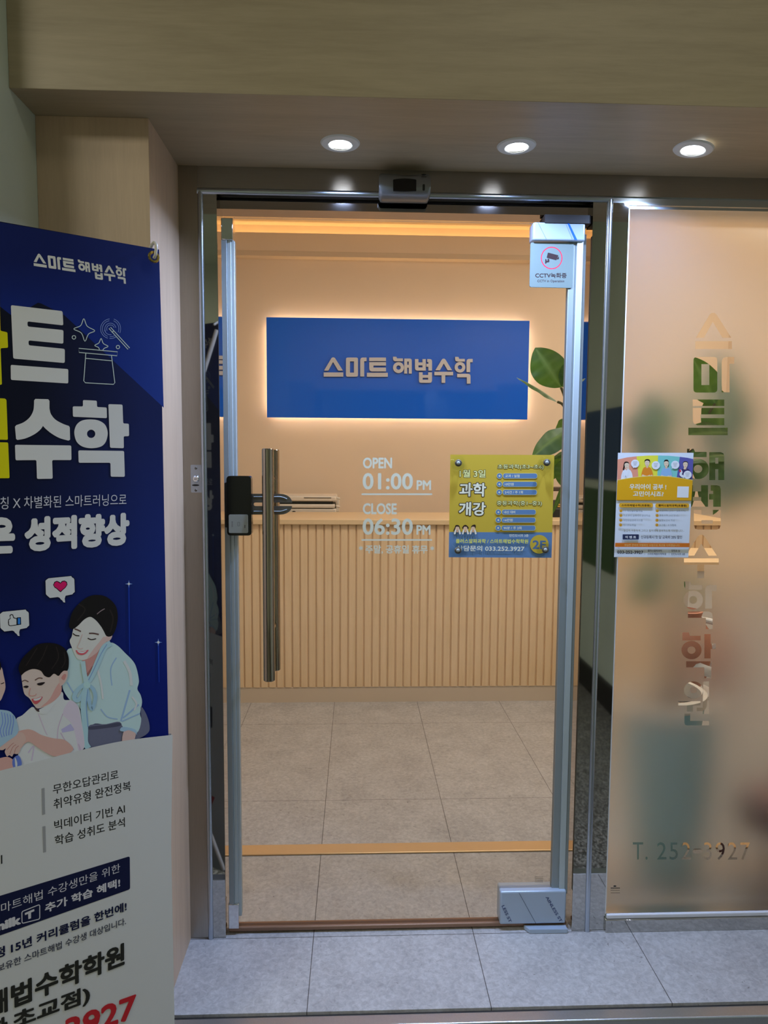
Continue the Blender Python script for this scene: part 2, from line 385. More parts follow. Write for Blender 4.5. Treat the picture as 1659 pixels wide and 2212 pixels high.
class Sheet:
    """Ink printed on a flat sheet: every shape is measured in photo views and laid onto the sheet's own plane."""
    def __init__(s, o, n, ill, back=False, step=0.000025):
        s.o = Vector(o); s.n = Vector(n).normalized(); s.ill = ill; s.h = 0.0; s.step = step; s.mb = MB(); s.back = back; s.vw = (0, 0, 1)
    def view(s, x0, y0, k): s.vw = (x0, y0, k); return s
    def pt(s, z):
        x0, y0, k = s.vw; return atP(x0+z[0]/k, y0+z[1]/k, s.o, s.n)
    def ink(s, c): return tuple(min(0.92, max(0.002, s2l(x)/i)) for x, i in zip(c, s.ill))+(1.0,)
    def put(s, pts3, faces, ink):
        s.mb.add([p+s.n*s.h for p in pts3], faces, 0, ink)
        if s.back:
            fade = lambda c: tuple(x*0.45+0.045 for x in c[:3])+(1.0,)
            s.mb.add([p-s.n*(s.h+0.0006) for p in pts3], [tuple(reversed(f)) for f in faces], 0, [fade(c) for c in ink] if isinstance(ink, list) else fade(ink))
    def up(s): s.h += s.step
    def poly(s, pts, c, r=0):
        s.up()
        if r: pts = fillet(pts, r)
        p3 = [s.pt(p) for p in pts]
        s.put(p3, geometry.tessellate_polygon([[Vector((p[0], p[1], 0)) for p in pts]]), s.ink(c))
    def blob(s, pts, c, n=5): s.poly(spline(pts, n), c)
    def loops(s, loops, c):
        s.up(); v, f = loops_tris(loops); s.put([s.pt(p) for p in v], f, s.ink(c))
    def grad(s, pts_fn, nu, nv, col_fn):
        s.up(); v = []; ink = []
        for j in range(nv+1):
            for i in range(nu+1):
                p = pts_fn(i/nu, j/nv); v.append(s.pt(p)); ink.append(s.ink(col_fn(p[0], p[1])))
        f = [(j*(nu+1)+i, j*(nu+1)+i+1, (j+1)*(nu+1)+i+1, (j+1)*(nu+1)+i) for j in range(nv) for i in range(nu)]
        s.put(v, f, ink)
    def stroke(s, pts, w, c, closed=False, smooth=0):
        if smooth: pts = spline(pts, smooth, closed)
        s.up(); k = len(pts); L = []; R = []
        for i in range(k):
            a = Vector(pts[i-1] if (closed or i > 0) else pts[i]); b = Vector(pts[(i+1) % k] if (closed or i < k-1) else pts[i])
            d = (b-a); d = d.normalized() if d.length > 1e-9 else Vector((1, 0)); nn = Vector((-d.y, d.x))*w/2
            L.append(tuple(Vector(pts[i])+nn)); R.append(tuple(Vector(pts[i])-nn))
        f = [(i, (i+1) % k, k+(i+1) % k, k+i) for i in range(k if closed else k-1)]
        s.put([s.pt(p) for p in L+R], f, s.ink(c))
    def text(s, body, tl, tr, bl, c, off=0.0, outline=None, ow=0.06):
        """Fit the words into the box given by its top-left, top-right and bottom-left corners."""
        v, f = text_tris(body, 0.0)
        x0 = min(p[0] for p in v)-off; x1 = max(p[0] for p in v)+off; y0 = min(p[1] for p in v)-off; y1 = max(p[1] for p in v)+off
        A, B, C = s.pt(tl), s.pt(tr), s.pt(bl)
        def mp(x, y): return A+(B-A)*((x-x0)/(x1-x0))+(C-A)*((y1-y)/(y1-y0))
        def lay(r, ink):
            s.up(); m = 1 if r == 0 else (6 if r < 0.016 else (10 if r < 0.034 else 18))
            for q in range(m):
                dx, dy = (0, 0) if r == 0 else (r*math.cos(2*PI*q/m), r*math.sin(2*PI*q/m))
                s.put([mp(x+dx, y+dy) for x, y in v], f, ink)
                s.h += 0.000004
            if r > 0.03: s.put([mp(x, y) for x, y in v], f, ink)
        if outline: lay(off+ow, s.ink(outline))
        lay(off, s.ink(c))
    def rect(s, x0, y0, x1, y1, c, r=0): s.poly([(x0, y0), (x1, y0), (x1, y1), (x0, y1)], c, r)
    def disc(s, x, y, r, c, ry=None): s.poly(circ(x, y, r, 24, ry), c)
    def build(s, name, m, parent=None): return s.mb.build(name, m, parent, smooth=False, recalc=False)

# the stencil-like wordmark: each letter is a list of strokes, each stroke [outer, hole, ...] in one shared drawing frame
def ringl(cx, cy, R, r): return [circ(cx, cy, R, 30), circ(cx, cy, r, 20)]
LOGO = {
 'seu': [[[(387, 361), (431, 287), (437, 282), (447, 282), (453, 287), (500, 361), (472, 361), (441, 310), (413, 361)]], [[(385, 372), (502, 372), (502, 397), (385, 397)]]],
 'ma': [[fillet([(518, 283), (590, 283), (590, 397), (518, 397)], 11), [(542, 306), (566, 306), (566, 373), (542, 373)]], [[(603, 396), (603, 298), (607, 287), (616, 283), (641, 283), (641, 305), (627, 305), (627, 396)]]],
 'teu': [[[(657, 283), (757, 283), (757, 304), (657, 304)]], [[(657, 310), (757, 310), (757, 331), (682, 331), (682, 343), (757, 343), (757, 366), (671, 366), (660, 360), (657, 350)]], [[(643, 374), (768, 374), (768, 398), (643, 398)]]],
 'hae': [[[(799, 278), (819, 278), (823, 288), (858, 288), (858, 305), (812, 305), (803, 301), (799, 292)]], ringl(832, 343, 33, 13),
         [[(866, 289), (900, 289), (908, 292), (911, 300), (911, 379), (893, 379), (893, 344), (884, 344), (884, 379), (866, 379)], [(884, 307), (893, 307), (893, 326), (884, 326)]]],
 'beop': [[[(930, 292), (951, 292), (951, 312), (975, 312), (975, 292), (995, 292), (995, 361), (943, 361), (933, 357), (930, 348)], [(951, 330), (975, 330), (975, 342), (951, 342)]],
          [[(998, 320), (1010, 320), (1010, 310), (1003, 310), (1003, 292), (1020, 292), (1029, 295), (1032, 304), (1032, 361), (1010, 361), (1010, 338), (998, 338)]],
          [[(954, 371), (976, 371), (976, 387), (1009, 387), (1009, 371), (1032, 371), (1032, 421), (1028, 431), (1020, 434), (966, 434), (957, 431), (954, 421)], [(976, 404), (1009, 404), (1009, 415), (976, 415)]]],
 'su': [[[(1052, 359), (1090, 296), (1097, 290), (1107, 290), (1113, 296), (1152, 359), (1125, 359), (1102, 319), (1079, 359)]], [[(1046, 368), (1158, 368), (1158, 389), (1111, 389), (1111, 434), (1089, 434), (1089, 389), (1046, 389)]]],
 'hak': [[[(1170, 279), (1190, 279), (1194, 291), (1228, 291), (1228, 307), (1183, 307), (1173, 303), (1170, 294)]], ringl(1199, 341, 32, 13),
         [[(1238, 370), (1238, 306), (1241, 296), (1250, 291), (1275, 291), (1275, 311), (1260, 311), (1260, 370)]], [[(1182, 380), (1248, 380), (1259, 384), (1262, 393), (1262, 439), (1240, 439), (1240, 401), (1182, 401)]]],
 'hak2': [[[(1170, 279), (1190, 279), (1194, 291), (1228, 291), (1228, 307), (1170, 307)]], ringl(1199, 341, 32, 13),
         [[(1240, 370), (1240, 285), (1260, 285), (1260, 318), (1276, 318), (1276, 337), (1260, 337), (1260, 370)]], [[(1182, 380), (1262, 380), (1262, 439), (1240, 439), (1240, 401), (1182, 401)]]],
 'won': [ringl(60, 35, 35, 13), [[(4, 80), (86, 80), (86, 97), (58, 97), (58, 122), (36, 122), (36, 97), (4, 97)]],
         [[(96, 0), (117, 0), (117, 132), (94, 132), (94, 120), (72, 120), (72, 106), (94, 106)]], [[(27, 130), (48, 130), (48, 160), (117, 160), (117, 178), (36, 178), (29, 175), (27, 167)]]],
}
def bbox(letter):
    p = [q for st in LOGO[letter] for lp in st for q in lp]
    return min(a[0] for a in p), max(a[0] for a in p), min(a[1] for a in p), max(a[1] for a in p)

# ================================================================== SETTING
FY = -0.03                       # front face of the steel door frame
SOF = 2.076                      # underside of the entrance soffit
FEDGE = -0.30                    # front edge of the tiled step
def S(o, label, cat): return tag(o, label, cat, kind='structure')

b = MB(); b.box(-0.72, 2.6, FEDGE, 2.9, -0.06, 0.0)
S(b.build('floor', M['tile']), 'grey marbled vinyl tile floor running through the doorway', 'floor')
b = MB(); b.box(-3.2, 3.2, -4.2, -0.29, -0.2, -0.15)
S(b.build('floor_corridor', M['terrazzo']), 'speckled dark terrazzo corridor floor before the step', 'floor')
# stainless nosing on the step edge
b = MB()
b.box(-0.72, 1.9, FEDGE-0.042, FEDGE-0.006, -0.15, -0.004)
S(b.build('trim_1', M['nosing'], bevel=0.004), 'scuffed stainless nosing along the front edge of the step', 'step edge trim')
b = MB(); b.box(-0.72, 1.9, FEDGE-0.006, FEDGE, -0.15, -0.008)
S(b.build('trim_2', M['rubber']), 'thin black rubber line between step tiles and nosing', 'trim')

b = MB(); b.box(-0.86, -0.70, -0.47, 0.12, -0.15, 3.0)
S(b.build('wall_left', M['pale_wall']), 'pale grey-green painted wall left of the wood pilaster', 'wall')
b = MB(); b.box(-0.70, -0.457, -0.285, 0.10, -0.15, SOF)
S(b.build('pilaster', M['pilaster'], bevel=0.001), 'light oak laminate pilaster behind the blue banner', 'pilaster')
b = MB(); b.box(-0.70, 2.4, -0.40, 0.05, SOF, 3.0)
S(b.build('beam', M['fascia'], bevel=0.001), 'oak laminate fascia beam and soffit above the entrance', 'beam')
b = MB(); b.box(1.45, 2.4, -0.285, 0.10, -0.15, SOF)
S(b.build('pilaster.001', M['pilaster'], bevel=0.001), 'light oak laminate pilaster beyond the frosted window', 'pilaster')
# corridor shell behind the viewer
b = MB(); b.box(1.5, 1.6, -4.2, -0.40, -0.15, 3.0)
S(b.build('wall_right', M['pale_wall']), 'pale corridor wall mirrored in the polished door post', 'wall')
b = MB(); b.box(1.475, 1.5, -4.2, -0.40, -0.15, 0.0)
S(b.build('baseboard_right', M['rubber']), 'black skirting along the corridor wall mirrored in the steel', 'baseboard')
b = MB(); b.box(-3.2, 1.5, -4.3, -4.2, -0.15, 3.0)
S(b.build('wall_front', M['pale_wall']), 'pale corridor wall opposite the entrance', 'wall')
b = MB(); b.box(-3.2, 1.6, -4.3, -0.40, 2.9, 3.0)
S(b.build('ceiling_corridor', M['pale_wall']), 'pale corridor ceiling', 'ceiling')
# shop interior shell
WY = 2.842
b = MB(); b.box(-1.4, 2.6, WY, WY+0.1, 0, 3.0)
S(b.build('wall_back', M['cream']), 'warm cream wall behind the blue sign', 'wall')
b = MB(); b.box(-1.5, -1.4, 0.05, WY+0.1, 0, 3.0)
S(b.build('wall_interior_left', M['cream']), 'cream side wall of the shop left of the desk', 'wall')
b = MB(); b.box(2.5, 2.6, 0.05, WY, 0, 3.0)
S(b.build('wall_interior_right', M['cream']), 'cream side wall of the shop right of the desk', 'wall')
b = MB(); b.box(-1.5, 2.6, 0.05, WY+0.1, 2.82, 2.92)
S(b.build('ceiling', M['ceil']), 'beige ceiling of the shop', 'ceiling')
b = MB(); b.box(-1.5, -0.457, 0.05, 0.10, 0, 2.82); b.box(1.45, 2.6, 0.05, 0.10, 0, 2.82); b.box(-0.457, 1.45, 0.05, 0.10, 2.0, 2.82)
S(b.build('wall_interior_front', M['cream']), 'cream inner face of the entrance wall', 'wall')
# bulkhead with hidden cove light along the back wall
BY = 2.772
b = MB(); b.box(-1.4, 2.5, BY, BY+0.012, 2.606, 2.752); b.box(-1.4, 2.5, BY+0.012, WY, 2.606, 2.618)
S(b.build('bulkhead', M['cream']), 'narrow cream bulkhead under the glowing cove', 'bulkhead')
b = MB(); b.box(-1.4, 2.5, BY-0.004, BY, 2.606, 2.638)
S(b.build('trim_5', M['plinth'], bevel=0.001), 'pale strip added for the lit underside of the bulkhead', 'trim')  # strip added to stand in for light along the bulkhead's underside
b = MB(); b.box(-1.35, 2.45, BY+0.014, BY+0.03, 2.70, 2.712)
tag(b.build('cove_light', M['led_cove']), 'warm strip light hidden in the cove above the bulkhead', 'cove light')

# ------------------------------------------------------------------ steel door frame
fr = empty('trim_3', (0.12, FY, 0), 'stainless steel door frame with polished posts and brushed header', 'door frame', kind='structure')
xA, xB, xC, xG, xE, xF = -0.457, -0.4085, -0.360, 0.6145, 0.6657, 0.709
beadw = 0.0145; zb = 2.006; zh = 1.971
b = MB(); b.box(xA, xB, FY, 0.05, 0, SOF); jo = b.build('left_jamb', M['steel_jamb'], fr)
tag(jo, 'brushed brown-toned steel left jamb')
b = MB(); b.box(xB+beadw, xC, FY, 0.05, 0, zb); tag(b.build('left_mirror_post', M['mirror'], fr), 'polished mirror steel left post')
b = MB(); b.box(xG, xE-beadw, FY, 0.05, 0, zb); b.build('right_mirror_post', M['mirror'], fr)
b = MB(); b.box(xE, xF, FY, 0.05, 0, zb); b.build('window_post', M['mirror'], fr)
b = MB(); b.box(xB, 1.45, FY, -0.010, zb+0.016, SOF); tag(b.build('header', M['steel_head'], fr), 'brushed dark steel header')
b = MB(); b.box(xC, xG, -0.009, 0.05, 1.978, SOF-0.004); b.build('door_header', M['steel_lower'], fr)
b = MB(); b.box(xE, 1.45, FY+0.006, 0.05, zb-0.004, zb+0.016); b.box(xF, 1.45, FY+0.002, FY+0.012, zb-0.014, zb-0.007); b.build('window_head', M['bead'], fr)
def bead(path_a, path_b, horiz):
    m = MB(); n = 8; pa = []
    for k in range(n+1):
        q = PI*k/n; pa.append((math.cos(q), math.sin(q)))
    for e, P in enumerate((path_a, path_b)): pass
    v = []
    for P in (path_a, path_b):
        for c, s_ in pa:
            v.append(Vector(P)+Vector((0 if horiz else c*beadw/2, -s_*0.007, c*0.008 if horiz else 0)))
    m.add(v, [(i, i+1, n+2+i, n+1+i) for i in range(n)]); return m
bead((xB+beadw/2, FY, 0), (xB+beadw/2, FY, zb+0.008), False).build('bead', M['bead'], fr)
bead((xE-beadw/2, FY, 0), (xE-beadw/2, FY, zb+0.008), False).build('bead', M['bead'], fr)
bead((xB, FY, zb+0.008), (xE, FY, zb+0.008), True).build('bead', M['bead'], fr)
# keyed lock plate on the left jamb
lk = empty('lock_plate', (0, 0, 0)); lk.parent = fr; lk.matrix_parent_inverse = Matrix.Translation(-WORLD_LOC[fr.name]); WORLD_LOC[lk.name] = Vector((0, 0, 0))
p0 = atY(412, 1004, FY); p1 = atY(437, 1064, FY)
b = MB(); b.prism([(x, FY, z) for x, z in fillet([(p0.x, p1.z), (p1.x, p1.z), (p1.x, p0.z), (p0.x, p0.z)], 0.003)], (0, -0.0018, 0)); b.build('plate', M['bead'], lk)
kc = atY(423.5, 1034.5, FY)
b = MB(); b.lathe([(0.0, 0.006), (0.006, 0.006), (0.0085, 0.004), (0.010, 0.0018)], (kc.x, FY, kc.z), (0, -1, 0)); b.build('key_cylinder', M['chrome'], lk)
b = MB(); b.box(kc.x-0.0035, kc.x+0.0035, FY-0.0068, FY-0.0055, kc.z-0.0008, kc.z+0.0008); b.build('keyhole', M['black'], lk)
for py in (1011.5, 1059):
    q = atY(423.5, py, FY); b = MB(); b.lathe([(0, 0.0032), (0.0028, 0.003), (0.0036, 0.0018)], (q.x, FY, q.z), (0, -1, 0), 14); b.build('screw', M['zinc'], lk)
q = atY(423, 1048, FY); b = MB(); b.prism([(q.x+x, FY-0.0018, q.z+z) for x, z in circ(0, 0, 0.0095, 20, 0.0024)], (0, -0.0006, 0)); b.build('emblem', M['black'], lk)

# ------------------------------------------------------------------ glass door
DY0, DY1 = -0.006, 0.006
xl0, xl1, xr0, xr1 = -0.352, -0.319, 0.560, 0.605
zt = 1.958
dr = empty('door_1', (0.12, 0, 0), 'frameless glass door with tall steel pull bar and black digital lock', 'glass door', kind='structure')
b = MB(); b.box(xl0+0.004, xr1-0.002, DY0, DY1, 0.018, zt); b.build('glass_pane', M['glass'], dr)
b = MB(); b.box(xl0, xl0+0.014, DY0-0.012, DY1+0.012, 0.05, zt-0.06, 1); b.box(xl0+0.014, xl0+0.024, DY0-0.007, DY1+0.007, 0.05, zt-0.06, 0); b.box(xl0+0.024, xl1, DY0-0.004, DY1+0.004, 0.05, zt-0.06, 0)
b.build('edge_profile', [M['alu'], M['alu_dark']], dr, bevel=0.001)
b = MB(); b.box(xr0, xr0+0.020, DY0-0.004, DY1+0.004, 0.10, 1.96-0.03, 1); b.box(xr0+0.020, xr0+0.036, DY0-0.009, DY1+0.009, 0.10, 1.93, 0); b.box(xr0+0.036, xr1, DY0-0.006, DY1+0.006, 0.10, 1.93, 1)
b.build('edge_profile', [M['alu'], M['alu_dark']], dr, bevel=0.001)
b = MB(); b.box(xl0-0.004, xr1, -0.014, 0.014, 0.006, 0.018); b.build('bottom_seal', M['copper'], dr, bevel=0.003)
# corner caps on the closing edge
a0 = atY(477, 470, DY0-0.014); a1 = atY(503, 518, DY0-0.014)
b = MB(); b.box(a0.x, a1.x, DY0-0.014, DY1+0.014, a1.z, min(a0.z, zt+0.004)); b.build('corner_cap', M['chrome'], dr, bevel=0.002)
a0 = atY(493, 1954, DY0-0.014); a1 = atY(516, 1997, DY0-0.014)
b = MB(); b.box(a0.x, a1.x, DY0-0.014, DY1+0.014, 0.019, a0.z); b.build('corner_cap', M['chrome'], dr, bevel=0.002)
# pivot fittings still wrapped in protective film
def fitting(px0, py0, px1, py1, name, ybulge):
    q0 = atY(px0, py0, -ybulge); q1 = atY(px1, py1, -ybulge)
    m = MB(); m.box(q0.x, q1.x, -ybulge, ybulge, q1.z, q0.z); return m.build(name, M['film_blue'], dr, bevel=0.005, seg=3), q0, q1
pt, t0, t1 = fitting(1152, 479, 1264, 521, 'top_pivot_cover', 0.022)
pb, b0, b1 = fitting(1081, 1927, 1222, 1995, 'bottom_pivot_cover', 0.024)
tag(pt, 'top pivot cover in pale protective film with a blue stripe'); tag(pb, 'bottom pivot cover in protective film printed STAINLESS')
sh = Sheet((0, -0.0245, 0), (0, -1, 0), (0.5, 0.53, 0.7)); sh.view(1040, 1840, 5.53)
INKB = (38, 48, 96)
def lettersalong(words, start, end, hgt):
    d = Vector((end[0]-start[0], end[1]-start[1])); u = Vector((d.y, -d.x)).normalized()*hgt
    tl = (start[0]+u.x, start[1]+u.y); tr = (end[0]+u.x, end[1]+u.y)
    sh.text(words, tl, tr, start, INKB, 0.012)
lettersalong('AINLESS ST', (764, 545), (938, 845), 36)
lettersalong('LESS ST', (240, 650), (330, 848), 36)
sh.stroke([(448, 490), (650, 855)], 5, (60, 66, 96))
sh.view(1040, 1840, 5.53).build('film_print', M['print_matt'], pb)
sh = Sheet((0, -0.0225, 0), (0, -1, 0), (0.5, 0.53, 0.7)); sh.view(1100, 340, 2.968)
sh.poly([(368, 412), (380, 412), (437, 530), (420, 530)], (20, 70, 190)); sh.stroke([(182, 412), (238, 524)], 2, (60, 66, 96)); sh.stroke([(358, 412), (408, 530)], 2, (60, 90, 180))
sh.build('film_print', M['print_matt'], pt)
b = MB(); b.box(0.49, 0.612, -0.024, 0.03, zt-0.004, zh+0.004); b.build('pivot_block', M['rubber'], dr)
# pull handle: one bar each side of the glass
def bar(px, y, z0, z1):
    c = atY(px, 1200, y); m = MB()
    m.lathe([(0, z1), (0.0135, z1), (0.0155, z1-0.002), (0.0155, z0+0.002), (0.0135, z0), (0, z0)], (c.x, y, 0), n=36); return m, c
mz = lambda py, y: atY(580, py, y).z
m, hc = bar(580, -0.062, mz(1470, -0.062), mz(969, -0.062)); h1 = m.build('pull_bar', M['handle'], dr)
hx = hc.x
m = MB(); z1 = mz(971, 0.062); z0 = mz(1447, 0.062)
m.lathe([(0, z1), (0.0135, z1), (0.0155, z1-0.002), (0.0155, z0+0.002), (0.0135, z0), (0, z0)], (hx+0.001, 0.062, 0), n=36); m.build('pull_bar', M['handle'], dr)
for pz in (1.28, 0.87):
    m = MB(); m.tube([(hx, -0.062, pz), (hx, 0.062, pz)], 0.008, 14); m.build('handle_stud', M['handle'], dr)
# forked steel bracket behind the bar
def Q(px, py, y): return atY(px, py, y)
yb = -0.010
out = [(540, 1066.5), (606, 1066.8)]
for k in range(7):
    t = k/6*PI/2; out.append((606+25*math.sin(t), 1085.5-18.7*math.cos(t)))
out += [(552, 1085.5)]
for k in range(1, 6):
    t = k/6*PI; out.append((552-4*math.sin(t), 1089.2-3.8*math.cos(t)))
out += [(552, 1093)]
for k in range(7):
    t = k/6*PI/2; out.append((606+25*math.cos(t), 1093+18.5*math.sin(t)))
out += [(540, 1111.5)]
b = MB(); b.prism([Q(px, py, yb) for px, py in out], (0, -0.0025, 0)); b.build('lock_bracket', M['zinc'], dr)
b = MB()
b.tube([Q(px, py, yb-0.003) for px, py in [(548, 1073), (606, 1073), (614, 1075), (620, 1078)]], 0.0011, 6); b.tube([Q(px, py, yb-0.003) for px, py in [(548, 1104.5), (606, 1104.5), (612, 1103), (620, 1100.5)]], 0.0011, 6)
b.build('pressed_rib', M['alu'], dr)
# digital lock
q0 = atY(489, 1028, -0.034); q1 = atY(543.5, 1157, -0.034)
b = MB(); b.prism([(x, -0.034, z) for x, z in fillet([(q0.x, q1.z), (q1.x, q1.z), (q1.x, q0.z), (q0.x, q0.z)], 0.010, 6)], (0, 0.028, 0))
dl = b.build('digital_lock', M['black_gloss'], dr, bevel=0.003, seg=3); tag(dl, 'glossy black digital door lock')
q2 = atY(494, 1111.5, -0.036); q3 = atY(536, 1151.5, -0.036)
b = MB(); b.prism([(x, -0.0365, z) for x, z in fillet([(q2.x, q3.z), (q3.x, q3.z), (q3.x, q2.z), (q2.x, q2.z)], 0.004, 5)], (0, 0.003, 0)); tag(b.build('reader_pad', M['pad'], dl, bevel=0.0008), 'silver card reader pad')
sh = Sheet((0, -0.0367, 0), (0, -1, 0), (0.45, 0.48, 0.45)); sh.view(390, 940, 5.53); g = (60, 62, 62)
sh.stroke(fillet([(682, 1040), (706, 1040), (706, 1085), (682, 1085)], 6), 3, g, True); sh.rect(764, 1072, 773, 1110, g); sh.rect(755, 1010, 758, 1050, (120, 122, 120)); sh.rect(764, 1012, 767, 1058, (120, 122, 120))
for k in range(5): sh.rect(610, 1030+k*14, 624, 1038+k*14, (90, 92, 90))
sh.build('pad_marking', M['print_matt'], dl)
b = MB(); b.box(q0.x-0.008, q0.x, -0.022, 0.0, q1.z+0.02, q0.z-0.018); b.build('lock_hinge', M['black'], dl, bevel=0.002)
# maker's stamp low on the glass
sh = Sheet((0, DY0, 0), (0, -1, 0), (0.3, 0.3, 0.3)); sh.view(1040, 1840, 5.53)
for k, (x0, x1) in enumerate(((640, 735), (645, 730), (640, 735), (640, 735))): 
    for j in range(8): sh.rect(x0+j*12, 298+k*19, x0+j*12+8, 304+k*19, (50, 48, 46))
sh.build('glass_stamp', M['print_matt'], dr)
# floor pivot cover plate
c0 = atZ(1132, 1998, 0.012)
pl = [atZ(x, y, 0.012) for x, y in ((1131, 1999), (1144, 2009), (1227, 2008), (1222, 1998))]
b = MB(); b.prism([(p.x, p.y, 0.013) for p in pl], (0, 0, -0.012))
tag(b.build('floor_pivot_plate', M['film_blue'], bevel=0.0015), 'film-wrapped floor pivot plate under the door corner', 'floor plate')

# ------------------------------------------------------------------ frosted window
wn = empty('window_1', (1.08, 0, 0), 'frosted glass window with clear stencilled lettering', 'frosted window', kind='structure')
WX0, WX1, WZ0, WZ1 = xF, 1.45, 0.05, zb-0.004
b = MB(); b.box(WX0, WX1, -0.026, -0.018, WZ0, WZ1); b.build('glass_pane', M['glass'], wn)
FILM = -0.0275
holes = []
def wpt(px, py):
    p = atY(px, py, FILM); return (p.x, p.z)
def letter_holes(key, px0, py0, px1, py1):
    x0, x1, y0, y1 = bbox(key)
    for st in LOGO[key]:
        for lp in st:
            holes.append([wpt(px0+(x-x0)/(x1-x0)*(px1-px0), py0+(y-y0)/(y1-y0)*(py1-py0)) for x, y in lp])
k = 4.61
for key, z in (('seu', (1502, 676, 1581, 754)), ('ma', (1498, 771, 1586, 848)), ('teu', (1487, 863, 1572, 940)), ('hae', (1484, 969.5, 1564.5, 1037)),
               ('beop', (1481, 1048, 1557, 1144)), ('su', (1477.5, 1155.5, 1552.5, 1249)), ('hak', (1476, 1256, 1548, 1359)),
               ('hak2', (1472, 1366, 1546, 1465)), ('won', (1465, 1472, 1531.5, 1567))):
    letter_holes(key, *z)
# telephone number: block digits cut from the film
def text_loops(body, px0, py0, px1, py1, off):
    cu = bpy.data.curves.new('t', 'FONT'); cu.body = body; cu.resolution_u = 3; cu.offset = off; cu.space_character = 1.12; cu.fill_mode = 'NONE'
    o = bpy.data.objects.new('tmp', cu); COL.objects.link(o)
    me = bpy.data.meshes.new_from_object(o.evaluated_get(bpy.context.evaluated_depsgraph_get()))
    nb = {i: [] for i in range(len(me.vertices))}
    for e in me.edges: a, c = e.vertices; nb[a].append(c); nb[c].append(a)
    co = [(v.co.x, v.co.y) for v in me.vertices]; seen = set(); lps = []
    for i in nb:
        if i in seen or not nb[i]: continue
        lp = [i]; seen.add(i); cur = i
        while True:
            nx = [j for j in nb[cur] if j not in seen]
            if not nx: break
            cur = nx[0]; seen.add(cur); lp.append(cur)
        if len(lp) > 2: lps.append([co[j] for j in lp])
    bpy.data.objects.remove(o); bpy.data.curves.remove(cu); bpy.data.meshes.remove(me)
    xs = [p[0] for l in lps for p in l]; ys = [p[1] for l in lps for p in l]
    x0, x1, y0, y1 = min(xs), max(xs), min(ys), max(ys)
    return [[wpt(px0+(x-x0)/(x1-x0)*(px1-px0), py0+(y1-y)/(y1-y0)*(py1-py0)) for x, y in l] for l in lps]
holes += text_loops('T.', 1367, 1819.5, 1399, 1857, 0.05)
holes += text_loops('252', 1419.5, 1819.5, 1492, 1857, 0.05)
holes.append([wpt(*p) for p in fillet([(1496.5, 1833.5), (1516.5, 1833.5), (1516.5, 1843.5), (1496.5, 1843.5)], 5)])
holes += text_loops('3927', 1520.5, 1819.5, 1620, 1857.5, 0.05)
v, f = loops_tris([[(WX0, WZ0), (WX1, WZ0), (WX1, WZ1), (WX0, WZ1)]] + holes)
b = MB(); b.add([(x, FILM, z) for x, z in v], f); b.build('frosted_film', M['frost'], wn, smooth=False)
b = MB(); b.box(WX0, WX1, FY-0.010, 0.05, 0, 0.037); tag(b.build('bottom_rail', M['mirror'], wn, bevel=0.001), 'polished steel rail under the frosted glass')
b = MB(); b.box(WX0+0.004, WX1, -0.035, -0.026, 0.037, 0.050); b.build('sealant_bead', M['silicone'], wn, bevel=0.003)
b = MB(); b.box(WX0, WX0+0.003, FY, -0.010, 0.05, WZ1); b.build('edge_gasket', M['silicone'], wn)
sh = Sheet((0, FILM, 0), (0, -1, 0), (0.3, 0.3, 0.3)); sh.view(1300, 1780, 4.62)
sh.disc(130, 620, 15, (30, 32, 34), 8)
for k, (x0, x1) in enumerate(((90, 180), (88, 180), (90, 178))):
    for j in range(8): sh.rect(x0+j*11.4, 633+k*25, x0+j*11.4+8.5, (645 if k == 0 else 638)+k*25, (30, 32, 34))
sh.build('glass_stamp', M['print_matt'], wn)

# ------------------------------------------------------------------ trims on the floor
b = MB(); b.box(-1.0, 2.3, 0.372, 0.432, 0.0, 0.006)
S(b.build('trim_4', M['brass_strip'], bevel=0.003), 'gold anodised floor strip just inside the door', 'floor strip')

# ================================================================== THINGS
# ------------------------------------------------------------------ downlights in the soffit
def downlight(c, label, tilt=0.0):
    r = empty('downlight', (c[0], c[1], SOF), label, 'ceiling light', 'white downlights in the entrance soffit')
    m = MB(); m.lathe([(0.0275, -0.0005), (0.0282, -0.0052), (0.030, -0.0060), (0.0435, -0.0034), (0.0465, 0.0)], (c[0], c[1], SOF), n=48); m.build('trim_ring', M['white'], r)
    m = MB(); m.lathe([(0.0280, -0.0048), (0.0268, -0.0046), (0.0262, -0.0024)], (c[0], c[1], SOF), n=40); m.build('inner_ring', M['chrome'], r)
    m = MB(); m.lathe([(0.0, -0.0050), (0.014, -0.0044), (0.0245, -0.0028), (0.0268, -0.0018)], (c[0], c[1], SOF), n=40); m.build('lens', M['lens'], r)
    l = bpy.data.lights.new('downlight_beam', 'AREA'); l.shape = 'DISK'; l.size = 0.052; l.spread = math.radians(142); l.energy = SPOT_POWER; l.color = SPOT_COLOR
    o = bpy.data.objects.new('downlight_beam', l); COL.objects.link(o); o.parent = r; o.location = (0, 0, -0.0075)
    r.rotation_euler = (0, tilt, 0)
    return r
d1 = downlight((-0.041, -0.182), 'white recessed downlight in the soffit, above and left of the door sensor')
for p, lab, tl in (((0.375, -0.190), 'white recessed downlight in the soffit, between the sensor and the frosted window', 0.02), ((0.792, -0.206), 'white recessed downlight hanging slightly crooked above the frosted window', -0.13)):
    c = copy_tree(d1); c.location = (p[0], p[1], SOF - (0.004 if abs(tl) > 0.1 else 0)); c.rotation_euler = (0, -tl, 0); c['label'] = lab

